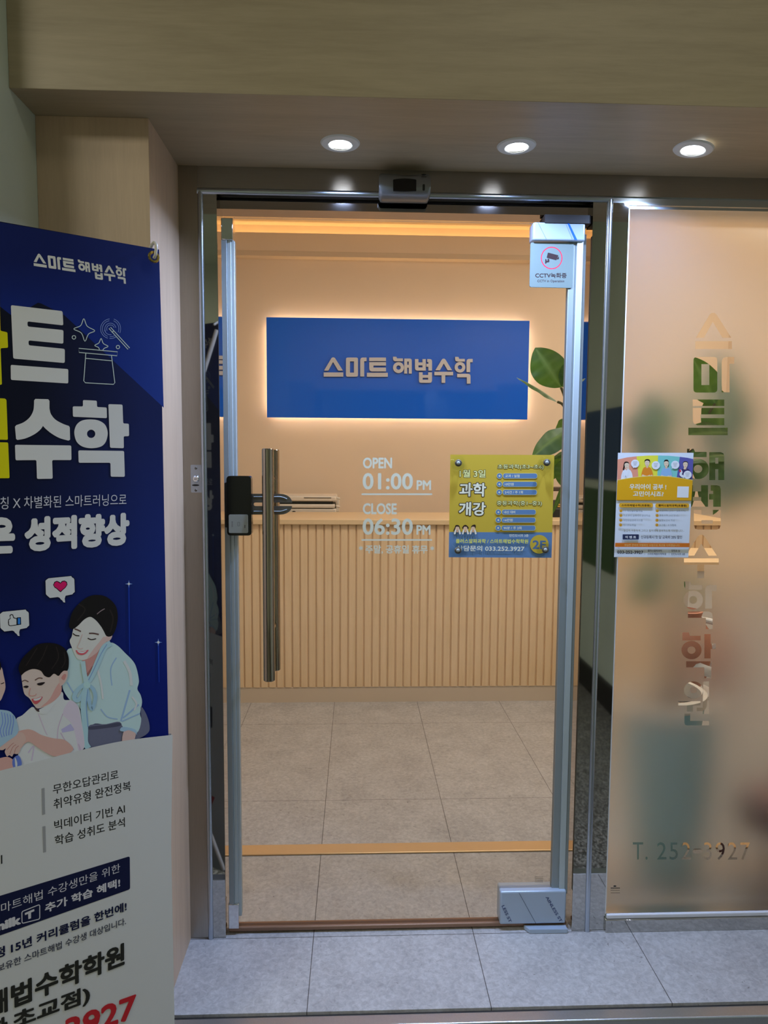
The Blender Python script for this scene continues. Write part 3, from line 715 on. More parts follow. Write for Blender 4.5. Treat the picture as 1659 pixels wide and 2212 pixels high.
# ------------------------------------------------------------------ door sensor
sy = -0.076
def sq(zx, zy, y=sy): return atY(800+zx/10.369, 360+zy/10.369, y)
sen = empty('door_sensor', (0.094, FY, 2.02), 'silver motion sensor with black window above the door', 'sensor')
top = [(205, 560), (198, 300), (215, 190), (265, 110)] + [(265+(1300-265)*t, 110+32*math.exp(-((t-0.53)/0.17)**2)) for t in [i/14 for i in range(1, 14)]] + [(1300, 122), (1345, 190), (1360, 300), (1352, 560)]
b = MB()
f0 = [sq(x, y) for x, y in top]
# body: rounded front that rolls under at the bottom
n = len(f0); prof = []
zt_, zb_ = sq(700, 110).z, sq(700, 672).z
x0_, x1_ = sq(200, 400).x, sq(1356, 400).x
xs = [x0_+(x1_-x0_)*i/28 for i in range(29)]
def topz(x):
    t = (x-x0_)/(x1_-x0_); e = min(t, 1-t); rr = 0.007
    ez = 0.0 if e*(x1_-x0_) > rr else rr-math.sqrt(max(0, rr*rr-(rr-e*(x1_-x0_))**2))
    return min(SOF-0.0005, zt_+0.001)-ez-0.0032*math.exp(-((t-0.53)/0.17)**2)
def botz(x):
    t = (x-x0_)/(x1_-x0_); e = min(t, 1-t); rr = 0.009
    return zb_+(0.0 if e*(x1_-x0_) > rr else rr-math.sqrt(max(0, rr*rr-(rr-e*(x1_-x0_))**2)))
vv = []; ff = []; rows = [(0.0, FY), (0.0, -0.058), (0.06, -0.069), (0.2, -0.0745), (0.4, -0.077), (0.6, -0.078), (0.78, -0.0755), (0.9, -0.068), (0.97, -0.058), (1.0, -0.046), (1.0, FY)]
for x in xs:
    for t, y in rows: vv.append((x, y, topz(x)*(1-t)+botz(x)*t))
R_ = len(rows)
for i in range(28):
    for j in range(R_-1): ff.append((i*R_+j, (i+1)*R_+j, (i+1)*R_+j+1, i*R_+j+1))
ff.append(tuple(range(R_))); ff.append(tuple(reversed(range(28*R_, 29*R_))))
b.add(vv, ff); b.build('sensor_body', M['silver_plastic'], sen, ang=50)
win = [(512, 540), (510, 300)] + [(530+480*t, 285-22*math.sin(PI*t)) for t in [i/8 for i in range(9)]] + [(1030, 300), (1028, 540)] + [(1000-460*t, 541+8*math.sin(PI*t)) for t in [i/6 for i in range(1, 6)]]
b = MB(); b.prism([sq(x, y, -0.0795) for x, y in win], (0, 0.012, 0)); b.build('sensor_window', M['black_gloss'], sen, bevel=0.0008)
b = MB(); b.prism([sq(x, y, -0.0790) for x, y in fillet([(1172, 392), (1222, 392), (1222, 530), (1172, 530)], 22)], (0, 0.012, 0)); b.build('sensor_slot', M['black'], sen)
sh = Sheet((0, -0.0772, 0), (0, -1, 0), (0.3, 0.3, 0.3)); sh.view(800, 360, 10.369)
sh.disc(1198, 180, 56, (20, 20, 22), 17); sh.rect(1140, 220, 1258, 236, (34, 30, 30), 4)
sh.build('sensor_emblem', M['print_matt'], sen)

# ------------------------------------------------------------------ blue wall sign with lit edges and raised letters
SY = WY-0.062
sg = empty('wall_sign', (0.27, SY, 1.58), 'long blue wall sign with raised Korean letters and glowing warm edges', 'sign')
def qs(px, py, y=SY): return atY(px, py, y)
cs = [qs(574, 687.5), qs(1144.5, 690.5), qs(1139, 905.5), qs(578, 902.5)]
xl, xr = (cs[0].x+cs[3].x)/2, (cs[1].x+cs[2].x)/2; zl, zh_ = (cs[2].z+cs[3].z)/2, (cs[0].z+cs[1].z)/2
b = MB(); b.box(xl, xr, SY, SY+0.018, zl, zh_); b.build('sign_panel', M['sign_blue'], sg, bevel=0.0015)
b = MB()
for x0, x1, z0, z1 in ((xl+0.03, xr-0.03, zh_-0.05, zh_-0.035), (xl+0.03, xr-0.03, zl+0.035, zl+0.05), (xl+0.03, xl+0.045, zl+0.05, zh_-0.05), (xr-0.045, xr-0.03, zl+0.05, zh_-0.05)):
    b.box(x0, x1, SY+0.030, SY+0.036, z0, z1)
b.build('edge_lighting', M['led_warm'], sg)
b = MB()
for x0, x1, z0, z1 in ((xl+0.1, xr-0.1, zl+0.1, zh_-0.1),): b.box(x0, x1, SY+0.018, WY, z0, z1)
b.build('mounting_box', M['white'], sg)
def sp(x, y, yy): return atY(560+x/2.765, 670+y/2.765, yy)
for key in ('seu', 'ma', 'teu', 'hae', 'beop', 'su', 'hak'):
    m = MB()
    for st in LOGO[key]:
        vv, ff = loops_tris(st); yf = SY-0.016
        m.add([sp(x, y, yf) for x, y in vv], ff, 0)
        for lp in st:
            A = [sp(x, y, yf) for x, y in lp]; B = [Vector((p.x, SY, p.z)) for p in A]; k = len(A)
            m.add(A+B, [(i, (i+1) % k, k+(i+1) % k, k+i) for i in range(k)], 1)
    m.build('raised_letter', [M['letters'], M['letter_side']], sg, smooth=False)

# ------------------------------------------------------------------ reception desk
DYF = 1.84
dk = empty('reception_desk', (0.35, DYF+0.2, 0), 'oak reception desk with fluted front and cream plinth', 'desk')
DX0, DX1 = -1.05, 2.05
b = MB(); b.box(DX0, DX1, DYF-0.018, 2.31, 0.972, 0.998); b.build('countertop', M['counter'], dk, bevel=0.002)
b = MB(); P = 0.0428; x = DX0+0.02; pts = []
while x < DX1-0.03:
    pts += [(x, DYF+0.010), (x+0.0055, DYF+0.010), (x+0.0065, DYF), (x+P-0.003, DYF), (x+P, DYF+0.010)]; x += P
vv = []; ff = []
for q in pts: vv += [(q[0], q[1], 0.085), (q[0], q[1], 0.972)]
for i in range(len(pts)-1): ff.append((2*i, 2*i+2, 2*i+3, 2*i+1))
b.add(vv, ff); b.box(DX0+0.02, DX1-0.03, DYF+0.0105, 2.27, 0.085, 0.972); b.build('fluted_panel', M['desk_wood'], dk, smooth=False, recalc=False)
b = MB(); b.box(DX0+0.02, DX1-0.03, DYF+0.004, 2.25, 0.0, 0.085); b.build('plinth', M['plinth'], dk)

# work top behind the counter, with the machine on it
b = MB(); b.box(-0.9, 0.3, 2.33, 2.75, 0.74, 0.77); b.box(-0.88, -0.85, 2.35, 2.73, 0, 0.74); b.box(0.25, 0.28, 2.35, 2.73, 0, 0.74)
tag(b.build('work_table', M['counter'], bevel=0.002), 'wooden work table hidden behind the reception counter', 'table')
pr = empty('printer', (-0.2, 2.48, 0.77), 'cream office printer with open lid behind the counter', 'printer')
def pq(zx, zy, y=2.40): return atY(590+zx/9.76, 1040+zy/9.76, y)
def pbox(name, x0, y0, x1, y1, ya, yb_, m, bev=0.004, lo=None):
    A = pq(x0, y0); B = pq(x1, y1); k = MB(); k.box(A.x, B.x, ya, yb_, B.z if lo is None else lo, A.z); return k.build(name, m, pr, bevel=bev)
pbox('printer_body', -120, 575, 1330, 660, 2.40, 2.66, M['white_plastic'], 0.006, 0.77)
pbox('paper_tray', -20, 478, 1300, 566, 2.395, 2.66, M['white_plastic'], 0.006)
pbox('paper_slot', 0, 425, 1240, 476, 2.42, 2.64, M['black'], 0.0)
sc = pbox('scanner_lid', -60, 305, 1335, 422, 2.392, 2.66, M['white_plastic'], 0.008)
k = MB(); A = pq(650, 335, 2.392); B = pq(1225, 356, 2.392); k.box(A.x, B.x, 2.3905, 2.4, B.z, A.z); k.build('lid_vent', M['zinc'], sc)
for y0 in (335, 510):
    k = MB(); A = pq(1330, y0); k.tube([(A.x, 2.42, A.z-0.004), (A.x+0.022, 2.42, A.z-0.010)], 0.007, 10); k.build('hinge', M['white_plastic'], pr)
k = MB(); A = pq(1335, 380); B = pq(1400, 660); k.box(A.x-0.004, B.x-0.004, 2.46, 2.64, B.z, A.z); k.build('side_cover', M['white_plastic'], pr, bevel=0.003)
k = MB(); A = pq(437, 668); k.lathe([(0, 0.004), (0.011, 0.004), (0.014, 0.0)], (A.x, 2.40, A.z), (0, -1, 0), 20); k.build('dial', M['black'], pr)

# dark label printer and its stand at the right end of the counter
lp = empty('receipt_printer', (1.12, 2.1, 0.998), 'black receipt printer with yellow buttons on the counter by the plant', 'receipt printer')
A = atY(1189, 1083, 2.06); B = atY(1216, 1114, 2.06)
b = MB(); b.prism([(A.x, 2.0, 0.998), (A.x, 2.0, 1.045), (A.x, 2.06, 1.085), (A.x, 2.18, 1.085), (A.x, 2.18, 0.998)], (0.115, 0, 0)); b.build('printer_case', M['black'], lp, bevel=0.004)
b = MB(); b.box(A.x+0.025, A.x+0.05, 2.026, 2.032, 1.065, 1.072); b.box(A.x+0.03, A.x+0.06, 2.012, 2.018, 1.055, 1.062); b.build('buttons', mat('yellow_buttons', lin(214, 170, 70), 0.5), lp)
mo = empty('monitor_stand', (1.12, 2.25, 0.998), 'dark brown raised shelf behind the black receipt printer', 'stand')
A = atY(1186, 1053, 2.2)
b = MB(); b.box(A.x, A.x+0.30, 2.2, 2.30, A.z-0.022, A.z); b.build('shelf', mat('dark_brown_board', lin(74, 58, 48), 0.5), mo, bevel=0.002)
for xx in (A.x+0.012, A.x+0.27):
    b = MB(); b.box(xx, xx+0.014, 2.21, 2.29, 0.998, A.z-0.022); b.build('leg', M['black'], mo)

# ------------------------------------------------------------------ big-leaved plant in a glazed pot
px_, py_ = 0.995, 0.36
plant = empty('potted_plant', (px_, py_, 0), 'large broad-leaved plant in a grey-green pot behind the frosted glass', 'potted plant')
b = MB(); b.lathe([(0, 0), (0.095, 0), (0.105, 0.012), (0.125, 0.20), (0.148, 0.44), (0.158, 0.535)], (px_, py_, 0), n=48); b.build('pot', M['pot'], plant)
b = MB(); b.lathe([(0.158, 0.535), (0.164, 0.54), (0.165, 0.572), (0.158, 0.576), (0.146, 0.574), (0.138, 0.51)], (px_, py_, 0), n=48); tag(b.build('pot_rim', M['pot_rim'], plant), 'thick ivory rim')
b = MB(); b.lathe([(0, 0.535), (0.142, 0.53)], (px_, py_, 0), n=32); b.build('pebbles', M['pebbles'], plant)
trunk = [(px_, py_, 0.5), (px_-0.02, py_+0.02, 0.8), (px_-0.05, py_+0.01, 1.1), (px_-0.04, py_, 1.35)]
trunk2 = [(px_+0.03, py_+0.02, 0.5), (px_+0.05, py_+0.05, 0.85), (px_+0.08, py_+0.02, 1.2), (px_+0.07, py_, 1.42)]
b = MB(); b.tube(spline(trunk, 6, False), [0.016-0.0006*i for i in range(19)], 10); b.tube(spline(trunk2, 6, False), [0.014-0.0005*i for i in range(19)], 10); b.build('trunk', M['bark'], plant)
leaves = MB(); stems = MB()
def leaf(base, tip, wdt, face=(0, -1, 0.25), droop=0.15, shape=0.62, fold=0.12, anchor=None):
    A = Vector(base); B = Vector(tip); L = (B-A); d = L.normalized(); nrm = Vector(face); nrm = (nrm-d*nrm.dot(d)).normalized(); sd = d.cross(nrm)
    nl, nw = 16, 8; vs = []; ink = []
    for i in range(nl+1):
        t = i/nl
        w = wdt/2*(math.sin(PI*min(1, t**shape*1.0))**0.75 if t < 1 else 0)
        w = max(w, 0.0004)
        c = A+L*t+Vector((0, 0, 1))*(droop*L.length*(t*(1-t)*1.6)) + nrm*(-0.10*L.length*t*t)
        for j in range(nw+1):
            s_ = -1+2*j/nw
            wob = 0.05*w*math.sin(t*17+j*0.8)
            vs.append(c+sd*(w*s_)+nrm*(-fold*w*abs(s_)+wob*abs(s_)))
            vein = 0.8 if j == nw//2 else (0.22 if (i % 3 == 0 and 0 < j < nw) else 0.0)
            ink.append((vein, vein, vein, 1))
    leaves.add(vs, [(i*(nw+1)+j, i*(nw+1)+j+1, (i+1)*(nw+1)+j+1, (i+1)*(nw+1)+j) for i in range(nl) for j in range(nw)], 0, ink)
    if anchor is not None:
        a = Vector(anchor); mid = (a+A)/2+Vector((0, 0, 0.01)); stems.tube(spline([tuple(a), tuple(mid), tuple(A)], 5, False), 0.0042, 7)
LY = 0.33
def lp_(px, py, y=LY): return tuple(atY(px, py, y))
TA = lp_(1262, 950, 0.36); TB = (px_-0.045, py_, 1.25); TC = (px_+0.075, py_, 1.35)
leaf(lp_(1212, 837), lp_(1158, 750), 0.112, (-0.15, -1, 0.1), 0.0, 0.95, 0.10, lp_(1226, 890))
leaf(lp_(1214, 836), lp_(1242, 778), 0.065, (0.5, -1, 0.1), 0.0, 0.9, 0.10)
leaf(lp_(1204, 868), lp_(1122, 807), 0.052, (0.25, -0.35, 1), 0.02, 0.8, 0.3, lp_(1226, 893))
leaf(lp_(1240, 928), lp_(1147, 984), 0.088, (-0.25, -0.8, 0.7), 0.16, 0.9, 0.16, lp_(1262, 950))
leaf(lp_(1228, 912, 0.40), lp_(1196, 940, 0.45), 0.06, (0, -1, 0.6), 0.05, 0.8, 0.1, lp_(1262, 950))
leaf(lp_(1232, 972), lp_(1190, 990), 0.03, (0, -0.5, 1), 0.05, 0.8, 0.2)
leaf(lp_(1222, 992), lp_(1210, 1048), 0.062, (-0.5, -1, 0.1), 0.0, 0.8, 0.08, lp_(1250, 968))
leaf(lp_(1214, 985, 0.36), lp_(1192, 1040, 0.38), 0.065, (0.4, -1, 0.2), 0.0, 0.8, 0.1)
leaf(lp_(1238, 1010), lp_(1194, 1118), 0.022, (0.2, -1, 0.3), 0.08, 0.7, 0.2)
stems.tube(spline([TB, lp_(1330, 1010, 0.36), lp_(1262, 950, 0.36), lp_(1226, 890)], 6, False), 0.006, 8)
# leaves behind the frosted glass
for bs, tp, w, fc, dr_, an in (
    (lp_(1400, 985), lp_(1384, 850, 0.22), 0.13, (0, -1, 0.2), 0.0, TB), (lp_(1375, 960), lp_(1340, 905, 0.2), 0.11, (0.2, -1, 0.3), 0.0, TB),
    (lp_(1420, 970), lp_(1352, 985, 0.2), 0.12, (0, -1, 0.7), 0.1, TB), (lp_(1545, 872), lp_(1500, 772, 0.3), 0.098, (-0.2, -1, 0.1), 0.0, TC),
    (lp_(1556, 945), lp_(1556, 835, 0.33), 0.125, (0.1, -1, 0.15), 0.0, TC), (lp_(1575, 935), lp_(1478, 936, 0.25), 0.08, (0, -1, 0.4), 0.02, TC),
    (lp_(1580, 985), lp_(1490, 990, 0.24), 0.055, (0, -0.8, 0.9), 0.08, TC), (lp_(1545, 965), lp_(1520, 1045, 0.24), 0.13, (-0.1, -1, 0.3), 0.0, TC),
    (lp_(1535, 1020), lp_(1546, 1108, 0.26), 0.10, (0.1, -1, 0.2), 0.0, TC), (lp_(1590, 1000), lp_(1604, 1080, 0.3), 0.11, (0.1, -1, 0.3), 0.0, TC),
    (lp_(1475, 1005), lp_(1492, 1105, 0.26), 0.075, (0.2, -1, 0.2), 0.0, TB), (lp_(1440, 1010), lp_(1400, 1100, 0.22), 0.12, (0, -1, 0.3), 0.0, TB),
    (lp_(1400, 1190, 0.4), lp_(1352, 1290, 0.24), 0.11, (0, -1, 0.4), 0.05, (px_-0.03, py_, 1.1)), (lp_(1450, 1220, 0.42), lp_(1470, 1300, 0.3), 0.07, (0, -1, 0.3), 0.05, (px_-0.02, py_, 1.05)),
    (lp_(1470, 920, 0.5), lp_(1430, 830, 0.55), 0.12, (0, -1, 0.2), 0.0, TB)):
    leaf(bs, tp, w, fc, dr_, 0.8, 0.1, an)
fo = leaves.build('foliage', M['leaf'], plant, recalc=False, ang=80); tag(fo, 'broad dark green leaves with pale midribs')
stems.build('stems', M['stem'], plant)

# things behind the frosted glass, glimpsed through the letters
VX, VY, VZ = 1.235, 0.66, 0.47
vs_ = empty('terracotta_vase', (VX, VY, VZ), 'terracotta vase with white band on the wire stand behind the frosted glass', 'vase')
b = MB(); b.lathe([(0, 0.0), (0.055, 0.0), (0.085, 0.06), (0.10, 0.15), (0.088, 0.23), (0.055, 0.275), (0.062, 0.30), (0.055, 0.302), (0.045, 0.27)], (VX, VY, VZ), n=40); b.build('vase_body', M['terracotta'], vs_)
b = MB(); b.lathe([(0.094, 0.085), (0.1025, 0.095), (0.1035, 0.115), (0.098, 0.125)], (VX, VY, VZ), (0.35, 0, 0.94), n=40); b.build('vase_band', M['white'], vs_)
b = MB(); b.tube(spline([(VX+0.05, VY-0.02, VZ+0.27), (VX+0.115, VY-0.03, VZ+0.25), (VX+0.125, VY-0.03, VZ+0.19), (VX+0.09, VY-0.02, VZ+0.15)], 6, False), 0.011, 10); b.build('vase_handle', M['white'], vs_)
pst = empty('plant_stand', (VX, VY, 0), 'white round wire stand under the terracotta vase', 'plant stand')
b = MB(); b.lathe([(0, VZ), (0.11, VZ), (0.112, VZ-0.008), (0.11, VZ-0.015), (0, VZ-0.015)], (VX, VY, 0), n=32); b.build('stand_top', M['white'], pst)
for k in range(3):
    q = 0.4+k*2*PI/3; b = MB(); b.tube([(VX+0.085*math.cos(q), VY+0.085*math.sin(q), VZ-0.012), (VX+0.12*math.cos(q), VY+0.12*math.sin(q), 0)], 0.006, 8); b.build('leg', M['white'], pst)
cb = empty('low_cabinet', (1.9, 1.25, 0), 'white low cabinet with wooden top behind the frosted glass', 'cabinet')
b = MB(); b.box(1.42, 2.45, 1.02, 1.42, 0.05, 0.86); b.build('cabinet_body', M['white'], cb, bevel=0.002)
b = MB(); b.box(1.28, 2.46, 1.0, 1.45, 0.86, 0.90); b.build('cabinet_top', M['counter'], cb, bevel=0.002)
b = MB(); b.box(1.44, 2.44, 1.04, 1.40, 0.0, 0.05); b.build('cabinet_plinth', M['black'], cb)
st = empty('stool', (1.31, 0.25, 0), 'maroon upholstered stool low behind the frosted glass', 'stool')
b = MB(); b.lathe([(0, 0.30), (0.13, 0.30), (0.145, 0.27), (0.145, 0.22), (0.13, 0.2), (0, 0.2)], (1.34, 0.26, 0), n=36); b.build('seat', M['maroon'], st)
for k in range(4):
    q = PI/4+k*PI/2; b = MB(); b.tube([(1.34+0.1*math.cos(q), 0.26+0.1*math.sin(q), 0.2), (1.34+0.125*math.cos(q), 0.26+0.125*math.sin(q), 0)], 0.012, 10); b.build('leg', M['maroon'], st)

# ------------------------------------------------------------------ white vinyl opening hours on the door
sh = Sheet((0, DY0-0.0003, 0), (0, -1, 0), (0.66, 0.74, 0.90)); sh.view(740, 960, 6.381); c = (188, 194, 184)
sh.text('OPEN', (280, 180), (683, 180), (280, 333), c, 0.032); sh.text('01:00', (275, 392), (972, 394), (275, 622), c, 0.022); sh.text('PM', (1020, 493), (1220, 495), (1020, 627), c, 0.03)
sh.rect(262, 675, 1235, 698, c); sh.text('CLOSE', (278, 808), (748, 810), (278, 964), c, 0.032); sh.text('06:30', (275, 1018), (970, 1020), (275, 1248), c, 0.022); sh.text('PM', (1018, 1112), (1212, 1114), (1018, 1245), c, 0.03)
sh.rect(260, 1305, 1232, 1328, c)
sh.text('* 주말, 공휴일 휴무 *', (225, 1385), (1262, 1388), (225, 1508), c, 0.03)
tag(sh.build('opening_hours_lettering', M['print_matt']), 'white vinyl opening hours lettering on the glass door', 'lettering')

# ------------------------------------------------------------------ CCTV notice
cy_ = -0.0125
cv = empty('cctv_notice', tuple(atY(1190, 620, cy_)), 'pale square CCTV notice with red ring on the door', 'notice')
def cq(x, y): return atY(1100+x/2.968, 340+y/2.968, cy_)
b = MB(); b.prism([cq(x, y) for x, y in fillet([(137, 545), (414, 545), (404, 838), (130, 832)], 14)], (0, 0.003, 0)); b.build('plate', mat('pale_acrylic_plate', lin(112, 124, 118), 0.3), cv, bevel=0.0006)
sh = Sheet((0, cy_, 0), (0, -1, 0), (0.5, 0.55, 0.55)); sh.view(1100, 340, 2.968); sh.up()
sh.loops([circ(272, 645, 69, 40, 72), circ(272, 645, 63, 40, 66)], (168, 22, 46)); ik = (36, 24, 24)
sh.poly([(248, 610), (316, 628), (302, 660), (240, 644)], ik, 4); sh.poly([(318, 634), (319, 652), (306, 656), (308, 646)], ik); sh.rect(246, 650, 256, 665, ik); sh.poly([(231, 652), (238, 652), (240, 664), (258, 660), (256, 672), (240, 674), (236, 682), (230, 680)], ik)
sh.text('CCTV녹화중', (167, 739), (368, 741), (167, 772), ik, 0.02); sh.text('CCTV in Operation', (180, 784), (353, 785), (180, 804), (52, 44, 44), 0.012)
sh.build('notice_print', M['print_matt'], cv)

# ------------------------------------------------------------------ yellow poster held by four suction cups
YP = -0.0105
sh = Sheet((0, YP, 0), (0, -1, 0), (0.66, 0.74, 1.0)); sh.view(950, 960, 6.144)
YE, BL, DK, WT, CR = (176, 156, 62), (84, 118, 172), (60, 54, 46), (206, 210, 208), (222, 212, 160)
sh.poly([(140, 135), (1520, 140), (1483, 1505), (118, 1498)], YE)
sh.poly([(123, 1163), (1492, 1168), (1483, 1505), (118, 1498)], BL)
sh.text('1월 3일', (262, 335), (607, 338), (262, 437), CR, 0.02, DK, 0.05)
sh.text('과학', (262, 508), (616, 511), (257, 690), WT, 0.028, DK, 0.05); sh.text('개강', (256, 764), (612, 767), (250, 944), WT, 0.028, DK, 0.05)
sh.text('초등과학(초3~초6)', (768, 264), (1378, 266), (766, 332), CR, 0.012, DK, 0.05); sh.text('중등과학(중1~중3)', (757, 747), (1355, 750), (755, 816), CR, 0.012, DK, 0.05)
for cx, cy2, x0, x1, t, tx0, tx1 in ((792, 418, 842, 1290, '교과 / 실험', 866, 1058), (790, 528, 838, 1285, '10만원', 862, 980), (788, 635, 838, 1285, '2시간 / 주 1회', 860, 1102),
                                     (776, 898, 827, 1270, '내신 대비', 850, 1000), (775, 1003, 822, 1267, '16만원', 848, 966), (773, 1108, 820, 1265, '90분 / 주 2회', 845, 1083)):
    sh.disc(cx, cy2, 38, (190, 196, 160)); sh.disc(cx, cy2, 34, BL); sh.rect(cx-14, cy2-4, cx+14, cy2+4, WT); sh.rect(cx-4, cy2-14, cx+4, cy2+14, WT)
    sh.rect(x0-4, cy2-36, x1+4, cy2+36, (190, 196, 160), 34); sh.rect(x0, cy2-32, x1, cy2+32, BL, 31); sh.text(t, (tx0, cy2-19), (tx1, cy2-19), (tx0, cy2+19), WT, 0.012)
sh.text('던킨도너츠 2층', (922, 1190), (1175, 1191), (922, 1226), WT, 0.012); sh.text('플러스알파과학 / 스마트해법수학학원', (212, 1252), (1172, 1257), (210, 1310), (206, 208, 90), 0.02)
sh.text('상담문의 033.252.3927', (222, 1340), (1122, 1346), (220, 1414), WT, 0.022)
sh.disc(1318, 1324, 124, YE); sh.text('2F', (1230, 1270), (1405, 1274), (1228, 1386), (76, 104, 150), 0.03)
for k, gx in enumerate((232, 338, 440)):
    HA = (44, 34, 32); SK = (214, 178, 160)
    if k == 0: sh.blob([(gx-20, 1070), (gx+22, 1075), (gx+34, 1120), (gx+20, 1140), (gx-40, 1155), (gx-50, 1140), (gx-35, 1100)], HA)
    elif k == 1: sh.blob([(gx-28, 1080), (gx, 1066), (gx+28, 1082), (gx+44, 1112), (gx+20, 1120), (gx-20, 1120), (gx-44, 1112)], HA)
    else: sh.blob([(gx-24, 1085), (gx, 1066), (gx+30, 1066), (gx+34, 1100), (gx+20, 1118), (gx-24, 1118)], HA)
    sh.disc(gx, 1112, 25, SK, 26); sh.poly([(gx-24, 1098), (gx, 1086), (gx+24, 1098), (gx+10, 1094), (gx-12, 1094)], HA)
    sh.disc(gx-8, 1112, 2.5, HA); sh.disc(gx+8, 1112, 2.5, HA); sh.stroke([(gx-6, 1124), (gx, 1128), (gx+6, 1124)], 2, (180, 70, 70))
    for s_ in (-1, 1):
        sh.blob([(gx+s_*18, 1118), (gx+s_*30, 1128), (gx+s_*46, 1180), (gx+s_*36, 1192), (gx+s_*24, 1185), (gx+s_*14, 1140)], (208, 206, 210)); sh.disc(gx+s_*22, 1126, 9, SK)
    sh.poly([(gx-12, 1140), (gx+12, 1140), (gx+8, 1165), (gx-8, 1165)], (200, 160, 146))
yp = sh.build('science_class_poster', M['print_gloss']); tag(yp, 'yellow and blue Korean class poster on the glass door', 'poster')
def cup(px, py, label):
    p = atY(px, py, YP-0.004)
    r = empty('suction_cup', tuple(p), label, 'suction cup', 'suction cups pinning the yellow poster')
    b = MB(); b.lathe([(0.0205, 0.0), (0.019, 0.0012), (0.013, 0.003), (0.0085, 0.0065), (0.0075, 0.011), (0.0, 0.011)], (p.x, YP-0.0030, p.z), (0, -1, 0), 36); b.build('clear_disc', M['clear_cup'], r)
    b = MB(); b.lathe([(0.0092, 0.0112), (0.0096, 0.0135), (0.0065, 0.0150), (0.0055, 0.0138), (0.0055, 0.0112)], (p.x, YP-0.0030, p.z), (0, -1, 0), 30); b.build('washer', M['zinc'], r)
    b = MB(); b.lathe([(0.0055, 0.0128), (0.0048, 0.0165), (0.003, 0.0178), (0.0, 0.018)], (p.x, YP-0.0030, p.z), (0, -1, 0), 24); b.build('screw_head', M['pad'], r)
    return r, p
c1, cp0 = cup(988.7, 1000, 'clear suction cup at the upper left corner of the yellow poster')
for px, py, lab in ((1178.7, 999, 'clear suction cup at the upper right corner of the yellow poster'), (987.8, 1187.5, 'clear suction cup at the lower left corner of the yellow poster'), (1175.4, 1186.2, 'clear suction cup at the lower right corner of the yellow poster, over the 2F disc')):
    c = copy_tree(c1); c.location = atY(px, py, YP-0.004); c['label'] = lab

# ------------------------------------------------------------------ white poster on the frosted glass
sh = Sheet((0, -0.0308, 0), (0, -1, 0), (0.66, 0.72, 0.88)); sh.view(1310, 960, 7.9)
PA = (196, 208, 232); sh.poly([(197, 143), (1487, 143), (1398, 1930), (130, 1922)], PA)
sh.poly([(190, 258), (350, 222), (515, 203), (545, 557), (360, 580), (183, 615)], (222, 140, 124)); sh.poly([(515, 203), (700, 190), (882, 188), (868, 545), (545, 557)], (206, 206, 72))
sh.poly([(882, 188), (1070, 194), (1252, 212), (1200, 560), (868, 545)], (112, 184, 190)); sh.poly([(1252, 212), (1380, 228), (1482, 250), (1466, 622), (1200, 560)], (84, 84, 160))
SKN, HRR = (226, 190, 176), (34, 28, 28)
def kid(cx, cyh, shirt, hair, arms=True, sc=1.0):
    sh.blob([(cx-46*sc, cyh+100), (cx-80*sc, cyh+150), (cx-98*sc, cyh+230), (cx-80*sc, cyh+285), (cx+80*sc, cyh+285), (cx+98*sc, cyh+225), (cx+78*sc, cyh+140), (cx+40*sc, cyh+100)], shirt)
    sh.rect(cx-16, cyh+60, cx+16, cyh+112, (206, 168, 152), 8)
    for pts in hair: sh.blob(pts, HRR)
    sh.blob([(cx-38, cyh+5), (cx-36, cyh+45), (cx-20, cyh+78), (cx, cyh+86), (cx+20, cyh+78), (cx+36, cyh+45), (cx+38, cyh+5), (cx+15, cyh-12), (cx-15, cyh-12)], SKN)
    sh.disc(cx-15, cyh+24, 4, HRR); sh.disc(cx+15, cyh+24, 4, HRR); sh.stroke([(cx-14, cyh+56), (cx, cyh+64), (cx+14, cyh+56)], 5, (190, 90, 90))
    if arms:
        sh.stroke([(cx-88*sc, cyh+235), (cx-10, cyh+262), (cx+50, cyh+240)], 30, SKN, smooth=4); sh.stroke([(cx+88*sc, cyh+235), (cx+20, cyh+268), (cx-30, cyh+250)], 26, (216, 178, 162), smooth=4)
kid(348, 330, (232, 236, 244), [[(295, 330), (310, 300), (345, 292), (380, 310), (388, 350), (375, 330), (330, 345), (310, 400), (300, 440), (278, 430), (288, 380)]], False)
sh.stroke([(280, 470), (330, 560), (372, 420)], 34, (222, 226, 236), smooth=5); sh.disc(370, 405, 20, SKN)
kid(694, 290, (224, 128, 44), [[(650, 310), (655, 265), (695, 250), (738, 265), (742, 315), (728, 290), (695, 285), (665, 290)]])
kid(1020, 300, (128, 168, 216), [[(978, 330), (985, 275), (1022, 258), (1055, 275), (1064, 345), (1050, 385), (1044, 320), (1000, 300), (985, 325)]])
kid(1345, 315, (56, 50, 100), [[(1300, 330), (1310, 300), (1345, 285), (1382, 300), (1392, 340), (1378, 330), (1345, 318), (1315, 325)]], False)
sh.stroke([(1250, 440), (1275, 470), (1265, 520), (1330, 560)], 40, (230, 226, 232), smooth=4); sh.stroke([(1245, 430), (1262, 470)], 30, (190, 50, 70)); sh.disc(1330, 410, 18, SKN)
for cx, cy2, r, tl in ((487, 328, 70, (450, 405)), (840, 356, 70, (800, 420)), (1170, 348, 70, (1100, 408)), (1380, 518, 70, (1330, 470))):
    sh.disc(cx, cy2, r, (222, 228, 238)); sh.poly([tl, (cx-40, cy2+30), (cx-5, cy2+60)], (222, 228, 238))
    for k in range(3): sh.rect(cx-38+6*k, cy2-32+k*24, cx+36-8*k, cy2-24+k*24, (150, 156, 170))
sh.poly([(183, 625)]+[(183+(1466-183)*t, 625-84*math.sin(PI*(0.05+0.9*t))*1.0+(-2)*t) for t in [i/16 for i in range(17)]]+[(1466, 626), (1445, 962), (170, 956)], (202, 154, 30))
